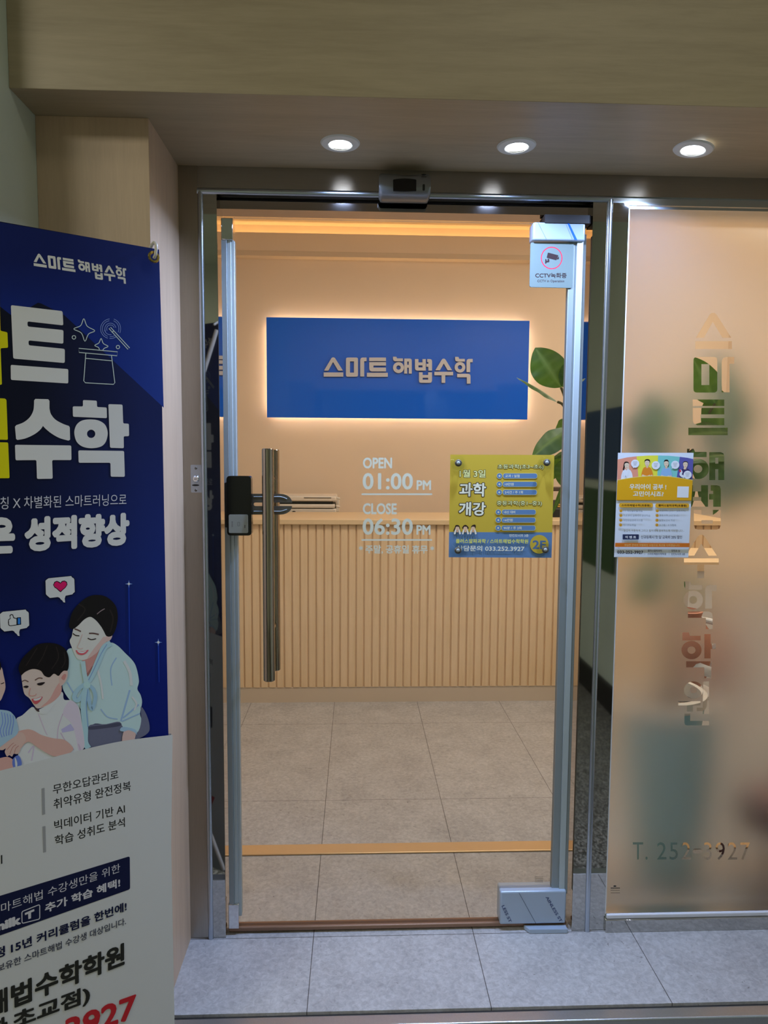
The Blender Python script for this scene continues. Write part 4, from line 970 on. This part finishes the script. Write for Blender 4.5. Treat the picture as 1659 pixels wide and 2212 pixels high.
sh.stroke([(183+(1466-183)*t, 622-84*math.sin(PI*(0.05+0.9*t))) for t in [i/16 for i in range(17)]], 9, (226, 200, 130))
sh.poly([(170, 945), (1445, 952), (1444, 962), (170, 957)], (150, 112, 40))
sh.text('우리아이 공부 !', (390, 672), (1018, 677), (389, 770), (236, 230, 214), 0.028); sh.text('고민이시죠?', (450, 795), (972, 800), (448, 888), (236, 230, 214), 0.028)
sh.poly([(1207, 716), (1403, 718), (1393, 908), (1199, 905)], (206, 212, 228))
sh.rect(212, 1000, 790, 1074, (206, 156, 44), 34); sh.rect(830, 1006, 1406, 1080, (206, 156, 44), 34)
sh.text('스마트해법수학(초중등)', (252, 1018), (746, 1022), (252, 1062), (58, 44, 20), 0.022); sh.text('플러스알파과학(초중등)', (882, 1020), (1368, 1026), (882, 1064), (58, 44, 20), 0.022)
gr = (120, 128, 140)
for xs, rows in ((243, (('1:1 개인별맞춤학습', 285, 612), ('기초부터 심화까지 완전학습', 283, 742), ('무한오답관리시스템', 282, 608), ('자기주도학습', 280, 500))), (861, (('초등과학 (교과 + 실험과학)', 900, 1340), ('중등과학 (내신완성)', 898, 1225), ('실험보고서 작성', 895, 1155), ('소그룹 / 소수정예', 893, 1178)))):
    for k, (t, x0, x1) in enumerate(rows):
        yy = 1131+k*81; xx = xs-k*2
        sh.disc(xx, yy, 26, (196, 148, 50)); sh.stroke([(xx-11, yy), (xx-2, yy+9), (xx+12, yy-9)], 5, (120, 92, 40)); sh.text(t, (x0, yy-18), (x1, yy-16), (x0, yy+18), gr, 0.004)
sh.text('- 즐겁게 꾸준하게 그리고 철저하게 공부하도록 지도합니다 -', (258, 1447), (1316, 1452), (258, 1487), (128, 124, 104), 0.012)
sh.rect(270, 1533, 545, 1620, (40, 48, 84), 8); sh.text('이 벤 트', (315, 1556), (500, 1558), (315, 1602), (220, 224, 236), 0.03)
sh.text('신규등록시 첫 달 교육비 20% 할인', (583, 1550), (1282, 1553), (583, 1608), (46, 44, 62), 0.008)
sh.poly([(144, 1678), (1412, 1682), (1408, 1751), (140, 1746)], (190, 106, 34)); sh.text('세심한 관리와 차별화된 수업으로 최선을 다하겠습니다', (297, 1696), (1240, 1701), (297, 1734), (226, 176, 120), 0.012)
sh.text('Tel.', (184, 1756), (222, 1756), (184, 1772), (150, 90, 60), 0.0); sh.text('033-252-3927', (178, 1806), (620, 1812), (178, 1862), (34, 36, 48), 0.02)
sh.rect(645, 1795, 649, 1886, (120, 124, 140)); sh.rect(1058, 1797, 1062, 1888, (120, 124, 140))
for t, x0, x1, y0 in (('플러스알파과학', 697, 940, 1791), ('스마트해법수학학원', 693, 1010, 1847), ('장학초 앞', 1098, 1247, 1793), ('던킨도너츠 2층', 1096, 1330, 1849)): sh.text(t, (x0, y0), (x1, y0+2), (x0, y0+38), (50, 52, 66), 0.014)
tag(sh.build('study_poster', M['print_gloss']), 'white and gold Korean study poster taped to the frosted glass', 'poster')

# ------------------------------------------------------------------ blue standing banner
BR = atY(343.6, 539, -0.42)
e1 = ray(2917, 981); e1.z = 0; e1.normalize()
bn = Vector((e1.y, -e1.x, 0)); 
if bn.dot(CP-BR) < 0: bn = -bn
ZT, ZB0 = BR.z, -0.06
bs_ = empty('banner_stand', (BR.x-0.3*e1.x, BR.y-0.3*e1.y, -0.15), 'tall blue and white Korean study banner on a folding stand', 'banner stand')
sh = Sheet(BR, bn, (0.37, 0.42, 0.37), back=True); sh.view(0, 0, 1)
def bpx(u, z):     # banner place (distance from right edge, height) -> photo view
    P = BR-e1*u; P = Vector((P.x, P.y, z)); d = P-CP; w = d.dot(fw); return (W/2+F*d.dot(RT)/w, H/2-F*d.dot(UP)/w)
def mixc(a, b, t): t = max(0, min(1, t)); return tuple(p*(1-t)+q*t for p, q in zip(a, b))
def bcol(x, y):
    t = (y-900)/340
    c = mixc(mixc((3, 6, 22), (14, 24, 62), (x-60)/250), mixc((3, 12, 50), (12, 30, 84), (x-40)/300), t)
    return mixc(c, (2, 16, 78), (y-1250)/250)
def bcol2(x, y):
    return mixc(mixc((3, 16, 66), (18, 34, 92), (x-120)/230), mixc((6, 28, 92), (22, 44, 106), (x-200)/150), (y-560)/150)
def bedge(x): return 662+0.78*x if x < 30 else (685-0.6*(x-30) if x < 84 else (653+0.5*(x-84) if x < 138 else 680+0.93*(x-138)))
sh.grad(lambda u, v: bpx(0.6*(1-u), ZT-(ZT-0.55)*v), 60, 110, bcol)
def upper(u, v):
    xt = -290+633.6*u; xb = -290+643.6*u; top = 480+0.1717*xt; e = max(bedge(max(xb, -200)), top+4)
    return (xt+(xb-xt)*v, top+(e-top)*v)
sh.grad(upper, 90, 24, bcol2)
sh.view(0, 460, 4.1475)
WB, YB, LBL = (158, 166, 157), (168, 160, 8), (148, 168, 214)
def logo_on(p_in, p_out, c):
    A, B, C = [Vector((*p, 1)) for p in p_in]
    Mi = Matrix((A, B, C)).transposed().inverted(); o3 = [sh.pt(p) for p in p_out]
    Mo = Matrix(o3).transposed()
    for key in ('seu', 'ma', 'teu', 'hae', 'beop', 'su', 'hak'):
        for st_ in LOGO[key]:
            sh.up(); v, f = loops_tris(st_); sh.put([Mo @ (Mi @ Vector((x, y, 1))) for x, y in v], f, sh.ink(c))
logo_on(((385, 397), (1262, 439), (800, 278)), ((303, 474), (1128, 636), (697, 417)), WB)
sh.poly([(97, 826), (560, 880), (567, 1008), (245, 972), (247, 1018), (568, 1050), (567, 1172), (255, 1142), (256, 1186), (580, 1218), (580, 1345), (118, 1305)], WB, 16)
sh.poly([(95, 1361), (611, 1399), (611, 1528), (97, 1496)], WB, 14)
sh.poly([(-60, 640), (-6, 648), (4, 1056), (66, 1070), (72, 1208), (5, 1212), (17, 1538), (-60, 1545)], YB, 12)
sh.poly([(-420, 700), (-90, 690), (-85, 1400), (-420, 1450)], YB, 14); sh.poly([(-330, 830), (-180, 826), (-178, 1270), (-330, 1290)], (4, 10, 40))
# neon line drawing of a magician's hat and wand
for pts, cl in (([(705, 1213), (1052, 1245), (1048, 1280), (708, 1250)], True), ([(768, 1256), (750, 1505), (765, 1522), (1015, 1536), (1028, 1522), (998, 1279)], False), ([(768, 1303), (998, 1325)], False), ([(975, 1035), (990, 1025), (1160, 1210), (1145, 1222)], True), ([(1000, 1070), (1018, 1058)], False)):
    sh.stroke(pts, 7, LBL, cl)
for pts, cl in (([(750, 948), (780, 1015), (848, 1056), (792, 1085), (760, 1150), (728, 1076), (660, 1040), (722, 1010)], True), ([(890, 1225), (880, 1205), (848, 1187), (885, 1165), (905, 1125), (925, 1170), (967, 1195), (935, 1212), (920, 1228)], False)): sh.stroke(pts, 7, LBL, cl, 4)
def arc(cx, cy2, r, a, b_, n=14): return [(cx+r*math.cos(math.radians(a+(b_-a)*k/n)), cy2+r*math.sin(math.radians(a+(b_-a)*k/n))) for k in range(n+1)]
for r, a, b_ in ((88, 105, 265), (72, 110, 262), (92, -70, 25), (76, -68, 25), (50, 150, 350), (34, 150, 345), (72, 55, 95), (88, 55, 95), (54, 80, 170)): sh.stroke(arc(988, 1038, r, a, b_), 5, (96, 118, 176))
sh.stroke(circ(661, 1115, 16, 16), 7, LBL, True); sh.stroke(circ(1055, 1202, 15, 16), 7, LBL, True)
# second headline
sh.view(0, 840, 4.1475)
sh.poly([(-260, 70), (45, 87), (57, 100), (70, 457), (-260, 448)], YB, 12); sh.poly([(-260, 474), (72, 480), (85, 800), (-260, 802)], YB, 12)
sh.poly([(-300, 75), (-275, 75), (-275, 800), (-300, 800)], (4, 10, 40))
sh.poly([(316, 90), (430, 93), (442, 107), (442, 175)] + spline([(442, 175), (455, 225), (495, 275), (560, 312), (615, 332)], 5, False)[1:] + [(624, 345), (627, 455), (612, 464)] + spline([(612, 464), (530, 440), (460, 400), (410, 360), (384, 332)], 5, False)[1:] + spline([(384, 332), (360, 365), (310, 405), (230, 443), (155, 458)], 5, False)[1:] + [(143, 448), (133, 340), (145, 325)] + spline([(145, 325), (210, 300), (265, 255), (297, 195), (304, 130)], 5, False)[1:] + [(304, 104)], WB)
sh.poly([(133, 501), (637, 507), (639, 638), (466, 638), (471, 805), (330, 807), (325, 638), (138, 640)], WB, 14)
sh.poly([(741, 100), (866, 106), (868, 163), (955, 167), (957, 263), (652, 250), (650, 157), (742, 158)], WB, 13)
sh.loops([spline([(815, 274), (885, 285), (940, 322), (962, 380), (960, 430), (940, 485), (895, 520), (815, 532), (740, 518), (690, 480), (668, 425), (666, 370), (690, 315), (740, 282)], 5), circ(815, 403, 37, 24)], WB)
sh.poly([(969, 137), (1096, 141), (1102, 310), (1153, 312), (1155, 424), (1106, 425), (1108, 532), (984, 528)], WB, 13)
sh.poly([(700, 551), (1110, 556), (1117, 788), (990, 787), (988, 662), (703, 662)], WB, 14)
sl = (150, 158, 158)
sh.text('칭 X 차별화된 스마트러닝으로', (2, 968), (1132, 940), (2, 1080), sl, 0.0); sh.text('은', (-115, 1150), (132, 1148), (-110, 1480), WB, 0.07)
sh.text('성적향상', (216, 1146), (1158, 1106), (219, 1464), WB, 0.062)
# pixel-style speech bubbles
sh.view(0, 1220, 4.1475)
BK = (3, 5, 14)
def bubble(ox, oy, sk):
    o = [(0, 30), (12, 18), (28, 8), (230, -12), (240, 2), (252, 8), (258, 20), (262, 130), (248, 142), (240, 152), (180, 164), (172, 190), (176, 225), (160, 222), (150, 206), (138, 198), (126, 182), (110, 176), (40, 184), (26, 172), (14, 162), (4, 150)]
    sh.poly([((x-130)*1.04+130+ox, (y-90)*1.05+90+oy) for x, y in o], BK); sh.poly([(x+ox, y+oy) for x, y in o], (156, 166, 158))
bubble(406, 112, 0); bubble(-2, 412, 0)
sh.poly([(474, 180), (486, 152), (508, 143), (530, 152), (540, 160), (552, 145), (575, 140), (598, 152), (602, 178), (585, 205), (562, 224), (542, 245), (528, 236), (505, 214), (488, 204)], BK)
sh.poly([(480, 180), (492, 156), (510, 150), (528, 160), (540, 168), (556, 152), (575, 147), (592, 158), (596, 178), (580, 202), (560, 218), (542, 236), (530, 228), (508, 208), (492, 198)], (160, 16, 72))
sh.poly([(72, 490), (88, 478), (84, 452), (98, 440), (115, 444), (124, 470), (146, 478), (150, 470), (186, 468), (188, 534), (152, 540), (88, 548), (74, 540), (70, 515)], BK); sh.poly([(78, 494), (94, 482), (90, 458), (100, 448), (110, 452), (118, 476), (146, 485), (146, 534), (90, 542), (80, 534)], (156, 166, 158)); sh.rect(158, 476, 180, 530, (30, 96, 160))
# light trails
for x, y, yy in ((1152, 170, 800), (1416, 693, 1050)):
    sh.poly([(x-6, y), (x+6, y), (x+10, yy), (x+4, yy)], (16, 42, 116)); sh.poly([(x, y-34), (x+6, y-6), (x+34, y), (x+6, y+6), (x, y+34), (x-6, y+6), (x-34, y), (x-6, y-6)], (90, 120, 170)); sh.disc(x, y, 11, (176, 196, 206))
# printed photograph: teacher leaning over two children
SK1, SK2, SK3 = (196, 164, 150), (176, 142, 128), (150, 112, 100)
def shape(pts, c): sh.blob(pts, c, 4)
shape([(985, 695), (1050, 722), (1115, 785), (1190, 862), (1222, 930), (1242, 1040), (1228, 1110), (1256, 1162), (1270, 1230), (1252, 1330), (1265, 1400), (1222, 1505), (1120, 1480), (1070, 1420), (950, 1430), (850, 1420), (760, 1450), (720, 1290), (620, 1205), (560, 1105), (570, 1030), (604, 900), (595, 775), (650, 745), (760, 780), (900, 740)], (140, 168, 184))
shape([(780, 1450), (950, 1425), (1070, 1405), (1110, 1480), (1222, 1505), (1262, 1400), (1258, 1270), (1305, 1330), (1336, 1430), (1322, 1505), (1200, 1570), (1000, 1620), (790, 1660)], (78, 84, 96))
shape([(790, 1450), (950, 1430), (1060, 1412), (1075, 1440), (940, 1462), (800, 1475)], (56, 60, 72))
for pts, w in (([(1160, 1120), (1120, 1260), (1080, 1400)], 16), ([(1040, 830), (990, 930), (1000, 1080)], 10), ([(1240, 1250), (1160, 1320), (1100, 1370)], 14), ([(600, 1050), (640, 1120), (690, 1200)], 12), ([(900, 1290), (960, 1360), (1050, 1380)], 10), ([(1250, 1330), (1180, 1360), (1090, 1400)], 10)): sh.stroke(pts, w, (112, 142, 160), smooth=5)
for pts, w in (([(1110, 860), (1160, 960), (1175, 1080)], 26), ([(860, 900), (900, 1050), (920, 1200)], 18), ([(1180, 1180), (1220, 1240), (1200, 1300)], 16)): sh.stroke(pts, w, (156, 182, 196), smooth=5)
shape([(735, 850), (800, 830), (860, 780), (905, 760), (880, 860), (820, 985), (780, 1045), (762, 1000), (745, 920)], SK3); shape([(760, 990), (785, 960), (830, 900), (800, 990), (775, 1045)], (120, 84, 74)); shape([(762, 990), (790, 1010), (775, 1045), (758, 1030)], (30, 40, 70))
shape([(640, 640), (622, 680), (640, 735), (662, 790), (690, 838), (735, 852), (790, 835), (850, 795), (905, 735), (950, 690), (945, 620), (905, 555), (850, 490), (790, 460), (720, 490), (660, 560)], SK1)
shape([(860, 790), (905, 735), (948, 690), (930, 640), (880, 700), (830, 760), (780, 840)], SK2)
shape([(942, 645), (975, 625), (1002, 632), (988, 668), (955, 690)], SK2)
shape([(650, 575), (618, 555), (622, 500), (645, 425), (700, 350), (785, 285), (870, 268), (955, 288), (1030, 360), (1052, 450), (1042, 545), (1015, 615), (985, 640), (950, 635), (925, 590), (890, 530), (845, 480), (800, 465), (750, 490), (700, 540)], (16, 15, 14))
sh.stroke([(935, 392), (900, 412), (866, 440)], 7, (110, 100, 96), smooth=4); sh.stroke([(700, 350), (760, 400), (690, 500)], 10, (30, 27, 24), smooth=5); sh.stroke([(980, 400), (1010, 480), (985, 600)], 12, (30, 27, 24), smooth=5)
sh.stroke([(665, 572), (690, 580), (722, 596)], 12, (74, 58, 50), smooth=4); sh.stroke([(795, 612), (835, 612), (882, 622)], 13, (74, 58, 50), smooth=4)
sh.stroke([(650, 612), (675, 630), (708, 634)], 9, (30, 22, 20), smooth=4); sh.stroke([(783, 655), (815, 668), (858, 660)], 9, (30, 22, 20), smooth=4)
sh.stroke([(735, 620), (705, 700), (690, 735), (715, 750), (740, 745)], 6, SK2, smooth=5)
shape([(676, 762), (700, 768), (745, 772), (790, 760), (770, 790), (735, 806), (700, 800), (684, 785)], (170, 72, 76)); shape([(690, 768), (735, 776), (772, 768), (745, 788), (708, 786)], (206, 198, 192))
# scarf collar and bow
for pts, w, c in (([(990, 700), (930, 740), (880, 850), (820, 990), (760, 1060)], 52, (128, 160, 178)), ([(955, 710), (900, 800), (840, 930), (790, 1030)], 8, (96, 128, 148)), ([(740, 860), (752, 960), (770, 1050)], 40, (134, 164, 180)), ([(770, 1060), (700, 1110), (660, 1180), (700, 1210), (770, 1090)], 36, (122, 156, 176)), ([(780, 1070), (830, 1110), (850, 1190), (820, 1290), (790, 1200), (775, 1090)], 32, (116, 150, 172)), ([(770, 1090), (745, 1250), (760, 1450), (760, 1580), (790, 1640)], 52, (126, 160, 180)), ([(785, 1110), (770, 1260), (785, 1450)], 8, (92, 126, 148))): sh.stroke(pts, w, c, smooth=6)
shape([(745, 1065), (775, 1045), (805, 1062), (800, 1095), (760, 1100)], (134, 168, 186))
shape([(1108, 1482), (1160, 1465), (1212, 1492), (1204, 1555), (1190, 1580), (1095, 1590)], SK2)
shape([(1070, 1480), (1090, 1450), (1150, 1455), (1210, 1475), (1222, 1520), (1205, 1500), (1150, 1478), (1105, 1490)], (120, 150, 168))
# boy
shape([(140, 1385), (200, 1342), (285, 1270), (330, 1300), (400, 1275), (545, 1150), (572, 1205), (640, 1212), (705, 1275), (728, 1400), (752, 1560), (748, 1640), (690, 1672), (600, 1700), (400, 1760), (190, 1800), (160, 1700), (150, 1520)], (178, 170, 174))
shape([(620, 1215), (690, 1260), (722, 1400), (748, 1560), (745, 1640), (700, 1660), (680, 1560), (640, 1420), (560, 1330)], (164, 156, 162)); sh.poly([(545, 1470), (630, 1420), (662, 1470), (655, 1482), (555, 1500)], (136, 138, 158))
for pts, w, c in (([(560, 1330), (520, 1450), (510, 1560)], 8, (150, 142, 148)), ([(540, 1500), (600, 1600), (660, 1650)], 9, (146, 138, 146)), ([(340, 1330), (400, 1480), (420, 1520)], 7, (156, 148, 154)), ([(250, 1680), (300, 1620), (280, 1750)], 10, (152, 146, 156)), ([(700, 1600), (715, 1660), (690, 1720)], 10, (150, 142, 150))): sh.stroke(pts, w, c, smooth=5)
shape([(400, 1265), (470, 1220), (545, 1135), (560, 1180), (480, 1250), (420, 1330), (360, 1330), (340, 1300)], (188, 182, 182)); shape([(280, 1270), (320, 1290), (290, 1330), (245, 1385), (265, 1320)], (180, 172, 174))
shape([(300, 1270), (340, 1290), (350, 1312), (325, 1305)], (50, 40, 40))
shape([(190, 985), (196, 1055), (215, 1150), (260, 1192), (295, 1245), (330, 1282), (375, 1275), (440, 1245), (500, 1200), (545, 1140), (545, 1080), (535, 990), (500, 960), (400, 940), (290, 930), (220, 955)], (186, 150, 134))
shape([(480, 1215), (545, 1140), (540, 1050), (500, 1090), (440, 1200), (360, 1275)], (164, 126, 112)); shape([(525, 995), (560, 945), (598, 942), (604, 985), (585, 1040), (545, 1082), (530, 1060)], (182, 142, 126)); shape([(545, 1010), (570, 975), (590, 985), (572, 1030)], (150, 108, 96))
shape([(178, 975), (163, 915), (200, 832), (260, 770), (330, 712), (420, 696), (500, 704), (570, 740), (605, 800), (614, 870), (604, 940), (570, 945), (545, 965), (520, 992), (480, 972), (440, 1004), (395, 990), (360, 945), (290, 930), (225, 955), (190, 985)], (14, 12, 12))
for pts in ([(330, 740), (280, 820), (230, 900)], [(420, 720), (380, 820), (330, 900)], [(500, 730), (520, 830), (460, 930)], [(570, 780), (580, 860), (550, 920)]): sh.stroke(pts, 7, (32, 28, 25), smooth=5)
sh.stroke([(195, 1042), (220, 1030), (252, 1044)], 8, (80, 62, 54), smooth=4); sh.stroke([(310, 1030), (345, 1010), (378, 1014)], 9, (80, 62, 54), smooth=4)
shape([(205, 1090), (230, 1078), (254, 1085), (236, 1100)], (24, 18, 18)); shape([(328, 1062), (355, 1052), (400, 1048), (375, 1072), (345, 1076)], (24, 18, 18))
sh.stroke([(270, 1100), (258, 1150), (270, 1168), (310, 1166), (322, 1150)], 6, (156, 116, 102), smooth=5)
shape([(280, 1200), (320, 1192), (376, 1176), (362, 1210), (330, 1240), (302, 1238)], (150, 70, 70)); shape([(296, 1200), (330, 1192), (370, 1180), (350, 1204), (312, 1214)], (204, 194, 184))
# boy's pointing arm
shape([(150, 1500), (230, 1470), (292, 1478), (370, 1520), (480, 1550), (570, 1562), (632, 1610), (652, 1652), (600, 1690), (500, 1712), (430, 1690), (330, 1628), (262, 1582), (215, 1600), (180, 1640), (150, 1600)], (172, 132, 116))
shape([(-20, 1642), (60, 1580), (140, 1505), (200, 1500), (230, 1560), (190, 1620), (172, 1672), (150, 1690), (120, 1688), (105, 1712), (80, 1700), (60, 1712), (40, 1672), (48, 1640), (20, 1655)], (180, 140, 124))
for pts in ([(60, 1650), (95, 1610), (120, 1590)], [(85, 1690), (110, 1630), (140, 1605)], [(125, 1685), (138, 1640), (165, 1615)]): sh.stroke(pts, 5, (140, 98, 86), smooth=4)
# second child at the edge of the sheet
shape([(-420, 1420), (-330, 1330), (-200, 1300), (-90, 1290), (60, 1300), (112, 1332), (142, 1385), (158, 1500), (60, 1580), (-20, 1642), (-90, 1700), (-260, 1780), (-400, 1830), (-450, 1650)], (120, 150, 186))
for k in range(5): sh.stroke([(10+k*26, 1312+k*8), (22+k*24, 1400), (0+k*26, 1480), (16+k*20, 1540-k*6)], 9, (92, 118, 158), smooth=4)
shape([(-250, 960), (-120, 880), (0, 905), (28, 980), (46, 1090), (22, 1170), (0, 1212), (-60, 1262), (-140, 1250), (-230, 1150)], (180, 142, 126)); sh.stroke([(5, 1062), (20, 1058), (34, 1050)], 8, (40, 26, 24))
shape([(-300, 1060), (-310, 900), (-230, 780), (-110, 760), (-20, 830), (8, 915), (-30, 960), (-120, 950), (-200, 1000), (-240, 1120)], (14, 12, 12))
shape([(-40, 1740), (10, 1722), (70, 1716), (118, 1745), (130, 1790), (100, 1830), (-40, 1860), (-160, 1850), (-140, 1770)], (172, 128, 114)); shape([(110, 1740), (160, 1700), (190, 1760), (180, 1800), (120, 1815)], (74, 96, 150)); shape([(130, 1720), (150, 1760), (150, 1800), (135, 1800)], (160, 176, 204))
# lower white half
sh.view(0, 0, 1)
lc = [(-160, 1712), (-80, 1684), (0, 1663), (72, 1645), (169, 1620), (265, 1599), (371.3, 1586)]
crv = spline(lc, 5, False)
lowb = [bpx(0.0, ZB0), bpx(0.6, ZB0)]
left = bpx(0.6, 0.62)
PW = (151, 159, 149)
sh.poly([bpx(0.6, 0.575)]+crv+[bpx(0.0, 0.5), lowb[0], lowb[1]], PW)
sh.view(0, 1580, 4.1475); TX = (24, 26, 24)
sh.text('무한오답관리로', (468, 472), (1055, 334), (470, 560), TX, 0.01); sh.text('취약유형 완전정복', (473, 600), (1165, 433), (477, 694), TX, 0.01); sh.text('빅데이터 기반 AI', (480, 793), (1112, 640), (484, 882), TX, 0.01); sh.text('학습 성취도 분석', (485, 928), (1112, 760), (488, 1018), TX, 0.01)
sh.poly([(368, 505), (394, 498), (400, 733), (374, 741)], (112, 118, 112)); sh.poly([(376, 845), (402, 838), (408, 1070), (383, 1077)], (112, 118, 112)); sh.poly([(5, 1100), (17, 1097), (18, 1175), (6, 1178)], TX)
sh.view(0, 1860, 4.1475); NV = (8, 14, 40)
sh.poly([(-330, 404), (0, 300), (1157, -52), (1160, 243), (0, 655), (-330, 772)], NV, 18)
lt = (150, 156, 150); sh.text('마트해법 수강생만을 위한', (5, 372), (1070, 10), (7, 458), lt, 0.0); sh.text('추가 학습 혜택!', (396, 374), (1070, 142), (399, 458), lt, 0.03)
sh.text('milk', (-75, 552), (182, 470), (-72, 636), lt, 0.06); sh.stroke(fillet([(192, 442), (352, 378), (352, 508), (194, 548)], 16), 8, lt, True)
sh.poly([(218, 455), (302, 418), (304, 438), (274, 450), (274, 502), (250, 510), (248, 462), (220, 474)], lt, 3)
sh.text('정', (-62, 770), (40, 745), (-58, 866), NV, 0.03); sh.text('15년 커리큘럼을 한번에!', (92, 727), (1128, 352), (95, 817), NV, 0.03); sh.text('보유한 스마트해법 수강생 대상입니다.', (-30, 916), (1122, 494), (-28, 986), (40, 44, 52), 0.012)
BG = (26, 28, 22); sh.text('해', (-125, 1180), (64, 1112), (-121, 1405), BG, 0.035); sh.text('법수학학원', (92, 1098), (1110, 716), (96, 1318), BG, 0.035)
sh.text('학', (-115, 1432), (62, 1368), (-110, 1640), BG, 0.035); sh.text('초교점)', (104, 1345), (800, 1092), (108, 1532), BG, 0.035)
sh.text('3927', (575, 1405), (1215, 1175), (577, 1628), (140, 26, 30), 0.03)
ban = sh.build('banner_sheet', M['print_banner'], bs_); tag(ban, 'printed sheet, blue with white lettering above, white below')
# grommet, hook and folding stand behind the sheet
gm = atP(324.5, 560, BR, bn)
def on_sheet(name, prof, m, c, n=28):
    k = MB(); k.lathe(prof, c, bn, n); return k.build(name, m, bs_)
HB = 0.030
on_sheet('grommet', [(0.0062, HB*0+0.022), (0.0075, 0.0245), (0.0105, 0.024), (0.0118, 0.0215)], mat('brass_eyelet', lin(196, 170, 96), 0.25, 1.0), gm)
k = MB(); k.tube(spline([gm+bn*0.023+Vector((0, 0, -0.002)), gm+bn*0.030+Vector((0.001, 0, 0.004)), gm+bn*0.024+Vector((0.004, 0, 0.024)), gm-bn*0.004+Vector((0.006, 0, 0.030)), gm-bn*0.05+Vector((0.004, 0, 0.004))], 6, False), 0.0032, 8); k.build('hook', M['white_plastic'], bs_)
cen = BR-e1*0.3-bn*0.11; cen.z = 0.82
k = MB(); k.lathe([(0, -0.03), (0.022, -0.03), (0.026, 0), (0.022, 0.03), (0, 0.03)], cen, bn, 20); k.build('joint_hub', M['black'], bs_)
for u, z in ((0.02, ZT-0.03), (0.58, ZT-0.03), (0.02, ZB0+0.03), (0.58, ZB0+0.03)):
    e = BR-e1*u-bn*0.03; e.z = z; md = (cen+e)/2-bn*0.02
    k = MB(); k.tube(spline([tuple(cen), tuple(md), tuple(e)], 6, False), 0.0065, 10); k.build('stand_pole', M['white_plastic'], bs_)
ft = cen-bn*0.14; ft.z = -0.15+0.006
if ft:
    k = MB(); k.tube([cen, (cen.x-0.03, cen.y-0.02, -0.144)], 0.008, 10); k.build('stand_leg', M['white_plastic'], bs_)
    for u in (0.12, 0.48):
        e = BR-e1*u+bn*0.10; e.z = -0.143; s0 = BR-e1*u-bn*0.03; s0.z = 0.02
        k = MB(); k.tube([cen-Vector((0, 0, 0.3)), s0, e], 0.008, 10); k.build('stand_leg', M['white_plastic'], bs_)

# notices on the corridor wall, seen only in the polished steel
b = MB(); b.box(1.478, 1.492, -2.85, -2.1, 1.2, 1.62)
tag(b.build('notice_board', mat('blue_notice_board', lin(46, 74, 120), 0.4)), 'blue notice board mirrored in the polished right door post', 'notice board')
b = MB(); b.box(1.478, 1.492, -2.75, -2.15, 0.66, 1.14)
tag(b.build('notice_board', mat('green_notice_board', lin(52, 84, 44), 0.4)), 'green notice board mirrored lower in the polished right door post', 'notice board')
